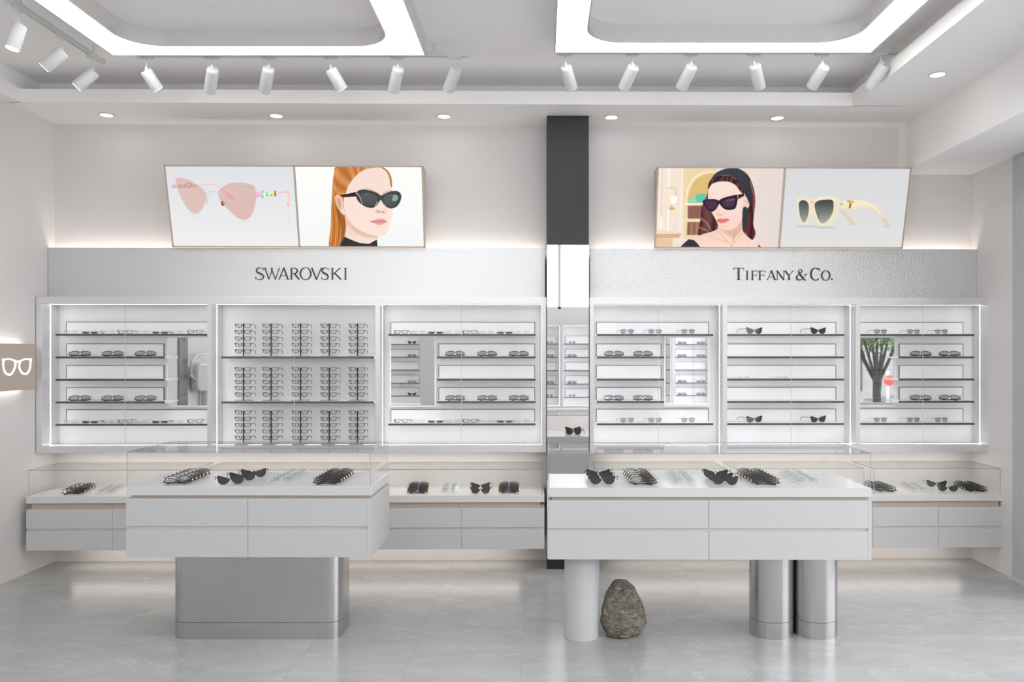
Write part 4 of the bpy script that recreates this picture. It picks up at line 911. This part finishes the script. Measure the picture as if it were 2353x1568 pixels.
# --- rows fanned out on the counters
def fan(kind, fr, p0, p1, n, rz, who, z, group):
    """p0 front-most, p1 rear-most (x, y) in the frame; each pair its own thing"""
    for k in range(n):
        f = k/(n-1) if n > 1 else 0
        x, y = p0[0]+(p1[0]-p0[0])*f, p0[1]+(p1[1]-p0[1])*f
        nm = {'folded': 'folded black and gold sunglasses', 'folded_white': 'folded milky clear glasses', 'cateye': 'black upswept sunglasses'}[kind]
        lb = '%s, %s from front, %s' % (nm, ORD[k], who)
        put(kind, fr, x, y, z, rz, lb, group)
def isl(kind, a, b, n, rz, who, zt):    # a, b: pixels on the counter surface (front, rear)
    def g(px, py): y = (CAMH-zt)*FPX/(py-VY); return (X(px, y), y)
    fan(kind, 'world', g(*a), g(*b), n, rz, who, zt, 'eyewear laid out on the island counters')
isl('folded', (408, 1112), (452, 1094), 6, .15, 'in leftmost row, steel-based island', izt)
isl('cateye', (530, 1114), (583, 1098), 3, .35, 'in middle, steel-based island', izt)
isl('folded_white', (645, 1111), (682, 1093), 6, .15, 'in middle, steel-based island', izt)
isl('folded', (752, 1113), (782, 1094), 6, .15, 'in rightmost row, steel-based island', izt)
isl('cateye', (1384, 1114), (1374, 1099), 3, -.1, 'in leftmost row, round-legged island', jzt)
isl('folded', (1478, 1114), (1461, 1094), 5, -.15, 'in left black row, round-legged island', jzt)
isl('folded_white', (1573, 1113), (1552, 1094), 5, -.15, 'in left clear row, round-legged island', jzt)
isl('cateye', (1666, 1115), (1644, 1099), 3, -.25, 'in middle upswept row, round-legged island', jzt)
isl('folded', (1759, 1114), (1724, 1094), 6, -.15, 'in right black row, round-legged island', jzt)
isl('folded_white', (1855, 1113), (1818, 1094), 6, -.15, 'in right clear row, round-legged island', jzt)
def wct(kind, a, b, n, rz, who):
    def g(px, py):
        v = .2
        for _ in range(12):
            y = (CAMH-ZTC)*FPX/(py-VY); u = X(px, y); v = Y0+TH*u-y
        return (wu(px, v), -v)
    fan(kind, 'wall', g(*a), g(*b), n, rz, who, ZTC, 'eyewear laid out on the wall counters')
wct('folded', (168, 1136), (194, 1124), 5, .15, 'at left end of left wall counter')
wct('folded_white', (240, 1136), (266, 1124), 5, .2, 'on left wall counter left of island')
wct('folded', (959, 1134), (963, 1121), 5, 0, 'on left wall counter right of island')
wct('folded_white', (1033, 1134), (1035, 1121), 5, 0, 'on left wall counter by the pillar')
wct('cateye', (1104, 1135), (1104, 1125), 2, 0, 'on left wall counter near pillar')
wct('folded', (1169, 1133), (1170, 1121), 5, 0, 'on left wall counter nearest pillar')
wct('folded', (2035, 1130), (2008, 1119), 4, -.2, 'on right wall counter beside island')
wct('folded_white', (2112, 1131), (2088, 1119), 5, -.2, 'on right wall counter, middle row')
wct('cateye', (2178, 1130), (2152, 1120), 2, -.3, 'on the right wall counter')
wct('folded', (2243, 1130), (2216, 1119), 5, -.2, 'at right end of right wall counter')

# ---------------------------------------------------------------- what the mirrors show: the display wall behind the viewer
t = thing('wall_cabinet', 'glazed display cabinet on the wall facing the mirrors', 'display cabinet', 'opp', (0, -.003, .77), 'silver wall display cabinets')
# in this frame u runs to the room's left
ops = [(-3.3, -2.62, -2.96), (-2.58, -1.75, -2.2), (-1.7, -.6, -1.2), (-.55, .5, 0.), (.55, 1.5, 1.), (1.9, 2.75, 2.3)]
cab_shell(t, -3.35, 2.8, ops, .77, 2.28, .82, 2.2)
OZ = [1.885, 1.655, 1.425, 1.19, .962]
for (a, b, s_) in ops:
    for z in OZ: shelf(t, a+.03, b-.03, z, VS, (a+.06, b-.06), z+.14)
for (a, b, s_), kd in zip(ops, ('folded', 'aviator', 'aviator', 'aviator', 'optical_shelf', 'cateye')):
    for zi, z in enumerate(OZ):
        if zi == 2: continue
        kk = kd if zi in (0, 4) else 'folded'
        n = max(2, int((b-a)/.30))
        for k in range(n):
            put(kk, 'opp', a+.17+(b-a-.34)*k/(n-1), -.13, z+.008, 0, '%s on the mirrored cabinet, %s shelf down, bay %s, place %s' % ({'folded': 'folded black sunglasses', 'aviator': 'grey aviators', 'optical_shelf': 'black glasses', 'cateye': 'upswept sunglasses'}[kk], ORD[zi], ('one', 'two', 'three', 'four', 'five', 'six')[ops.index((a, b, s_))], ('one', 'two', 'three')[k]), 'eyewear seen in the mirrors')
M['board'] = pmat('mid_grey_board', (.22, .22, .22), .5)
t = thing('chart_panel', 'grey optometry chart panel seen in the left bay mirror', 'chart', 'world', (XL, 4.12, 1.0))
MB().box(XL+.001, XL+.02, 4.00, 4.24, .8, 2.3).build('board', M['board'], t)
m = MB()
for z, r in ((1.9, .05), (1.62, .035), (1.45, .03), (1.25, .022), (1.2-.05, .018)):
    for yy in ((4.12,) if r > .034 else (4.07, 4.17)):
        O = [(yy+r*math.cos(2*PI*k/24), z+r*math.sin(2*PI*k/24)) for k in range(24)]; I = [(yy+r*.75*math.cos(2*PI*k/24), z+r*.75*math.sin(2*PI*k/24)) for k in range(24)]
        m.ring(O, I, XL+.0205, XL+.022, 'yz')
m.build('chart_marks', M['edge'], t)
t = thing('eye_test_unit', 'white rounded eye test unit seen in the left bay mirror', 'eye test machine', 'world', (XL+.2, 3.7, 0))
MB().prism(rrect(3.42, 3.95, 1.27, 1.60, .10), XL+.03, XL+.12, 'yz').build('head', M['white'], t, bevel=.02)
MB().tube([(XL+.075, 3.6, 0), (XL+.075, 3.6, 1.27)], .05, 16).build('stand', M['white'], t)
MB().tube([(XL+.08, 3.94, 1.40), (XL+.08, 4.08, 1.48), (XL+.08, 4.04, 1.62), (XL+.08, 3.92, 1.69), (XL+.08, 3.5, 1.72)], .02, 10).build('arm', M['lampwhite'], t)

# ---------------------------------------------------------------- street outside the shop window, seen in the right bay mirror
M['pave'] = pmat('street_paving', (.42, .42, .42), .8, var=.1, bscale=3); M['bark'] = pmat('bark', (.018, .016, .013), .85, bump=.6, bscale=30, var=.3)
M['leaf'] = pmat('leaf_green', (.07, .16, .03), .6, var=.3, bscale=8); M['redsign'] = pmat('red_sign_paint', (.75, .05, .04), .4); M['facade'] = pmat('pale_facade', (.30, .29, .28), .8, var=.08, bscale=4)
M['carpaint'] = pmat('dark_car_paint', (.04, .045, .05), .15); M['timber'] = pmat('weathered_timber', (.16, .13, .10), .7, var=.2, bscale=12)
g = MB().box(XR+.13, XR+12, -14, 9, -.1, -.005).box(-14, XR+.13, -14, YB-.15, -.1, -.005).build('pavement', M['pave']); tag(g, kind='structure')  # second slab, behind the shop, added to bounce daylight up to the ceiling
tx, ty = 5.97, -.35
t = thing('street_tree', 'many-branched tree outside the shop window, seen in the mirror', 'tree', 'world', (tx, ty, 0))
m = MB().tube([(tx, ty, 0), (tx+.01, ty, .6), (tx-.01, ty, 1.05), (tx, ty+.02, 1.35)], [.085, .072, .068, .075], 12)
rb = random.Random(5); tips = []
for k in range(9):
    a = k*2*PI/9+rb.uniform(-.2, .2); q = .26+.16*rb.random(); z0 = 1.25
    P = [Vector((tx, ty, z0-.08)), Vector((tx+q*.45*math.cos(a), ty+q*.45*math.sin(a), z0+.28)), Vector((tx+q*math.cos(a), ty+q*math.sin(a), z0+.70)), Vector((tx+q*1.5*math.cos(a+.2), ty+q*1.5*math.sin(a+.2), z0+1.25))]
    m.tube(P, [.034, .026, .018, .010], 8)
    for j in range(4):
        b0 = P[1].lerp(P[3], .15+.22*j); aa = a+rb.uniform(-1.2, 1.2)
        e1 = b0+Vector((.16*math.cos(aa), .16*math.sin(aa), .26)); e2 = e1+Vector((.12*math.cos(aa+.4), .12*math.sin(aa+.4), .22)); m.tube([b0, e1, e2], [.014, .009, .005], 6); tips += [e1, e2]
    tips += [P[2], P[3]]
m.build('trunk', M['bark'], t)
m = MB()
for k in range(4200):
    c = rb.choice(tips)+Vector((rb.gauss(0, .11), rb.gauss(0, .11), rb.gauss(.02, .10)))
    if c.z < 1.55 and rb.random() < .7: continue
    d = Vector((rb.gauss(0, 1), rb.gauss(0, 1), rb.gauss(0, .6))).normalized(); e = d.cross(Vector((rb.random(), rb.random(), rb.random()))).normalized()
    L = .035; m.add([c-d*L, c+e*L*.4, c+d*L, c-e*L*.4], [(0, 1, 2, 3)])
tag(m.build('foliage', M['leaf'], t), kind='stuff')
t = thing('street_bench', 'low timber bench around the street tree seen in the mirror', 'bench', 'world', (tx, ty, 0))
m = MB()
for i in range(5): m.box(tx-.6, tx+.6, ty+.25+i*.08, ty+.31+i*.08, .86, .90)
m.build('seat', M['timber'], t)
for sx in (-.5, -.1, .4): MB().box(tx+sx, tx+sx+.08, ty+.26, ty+.62, -.005, .86).build('leg', M['timber'], t)
t = thing('street_sign', 'round red street sign behind the tree seen in the mirror', 'sign', 'world', (6.72, -1.55, 0))
MB().cyl((6.72, -1.6, 0), (6.72, -1.6, 1.4), .025, 10).build('post', M['gap'], t); MB().cyl((6.72, -1.56, 1.22), (6.72, -1.53, 1.22), .095, 28).build('sign_plate', M['redsign'], t)
t = thing('parked_car', 'dark car parked on the street seen in the mirror', 'car', 'world', (9.1, -3.0, 0))
prof = [(-1.9, .35), (-1.95, .75), (-1.2, .85), (-.7, 1.35), (.8, 1.38), (1.4, .92), (1.95, .8), (1.98, .35)]
MB().prism([(9.1+a, z) for a, z in prof], -3.8, -2.2, 'xz').build('body', M['carpaint'], t, bevel=.05)
for wx_ in (-1.2, 1.25):
    for wy in (-3.82, -2.36): MB().cyl((9.1+wx_, wy, .33), (9.1+wx_, wy+.18, .33), .33, 28).build('wheel', M['black'], t)
t = thing('street_building', 'pale building across the street seen in the mirror', 'building', 'world', (10, -11, 0))
MB().box(6, 18, -13, -11, 0, 7).build('wall', M['facade'], t)
for i in range(5):
    for j in range(2): MB().box(6.8+i*2.2, 8.0+i*2.2, -11.0, -10.96, .6+j*3, 2.4+j*3).build('window', M['lblack'], t)
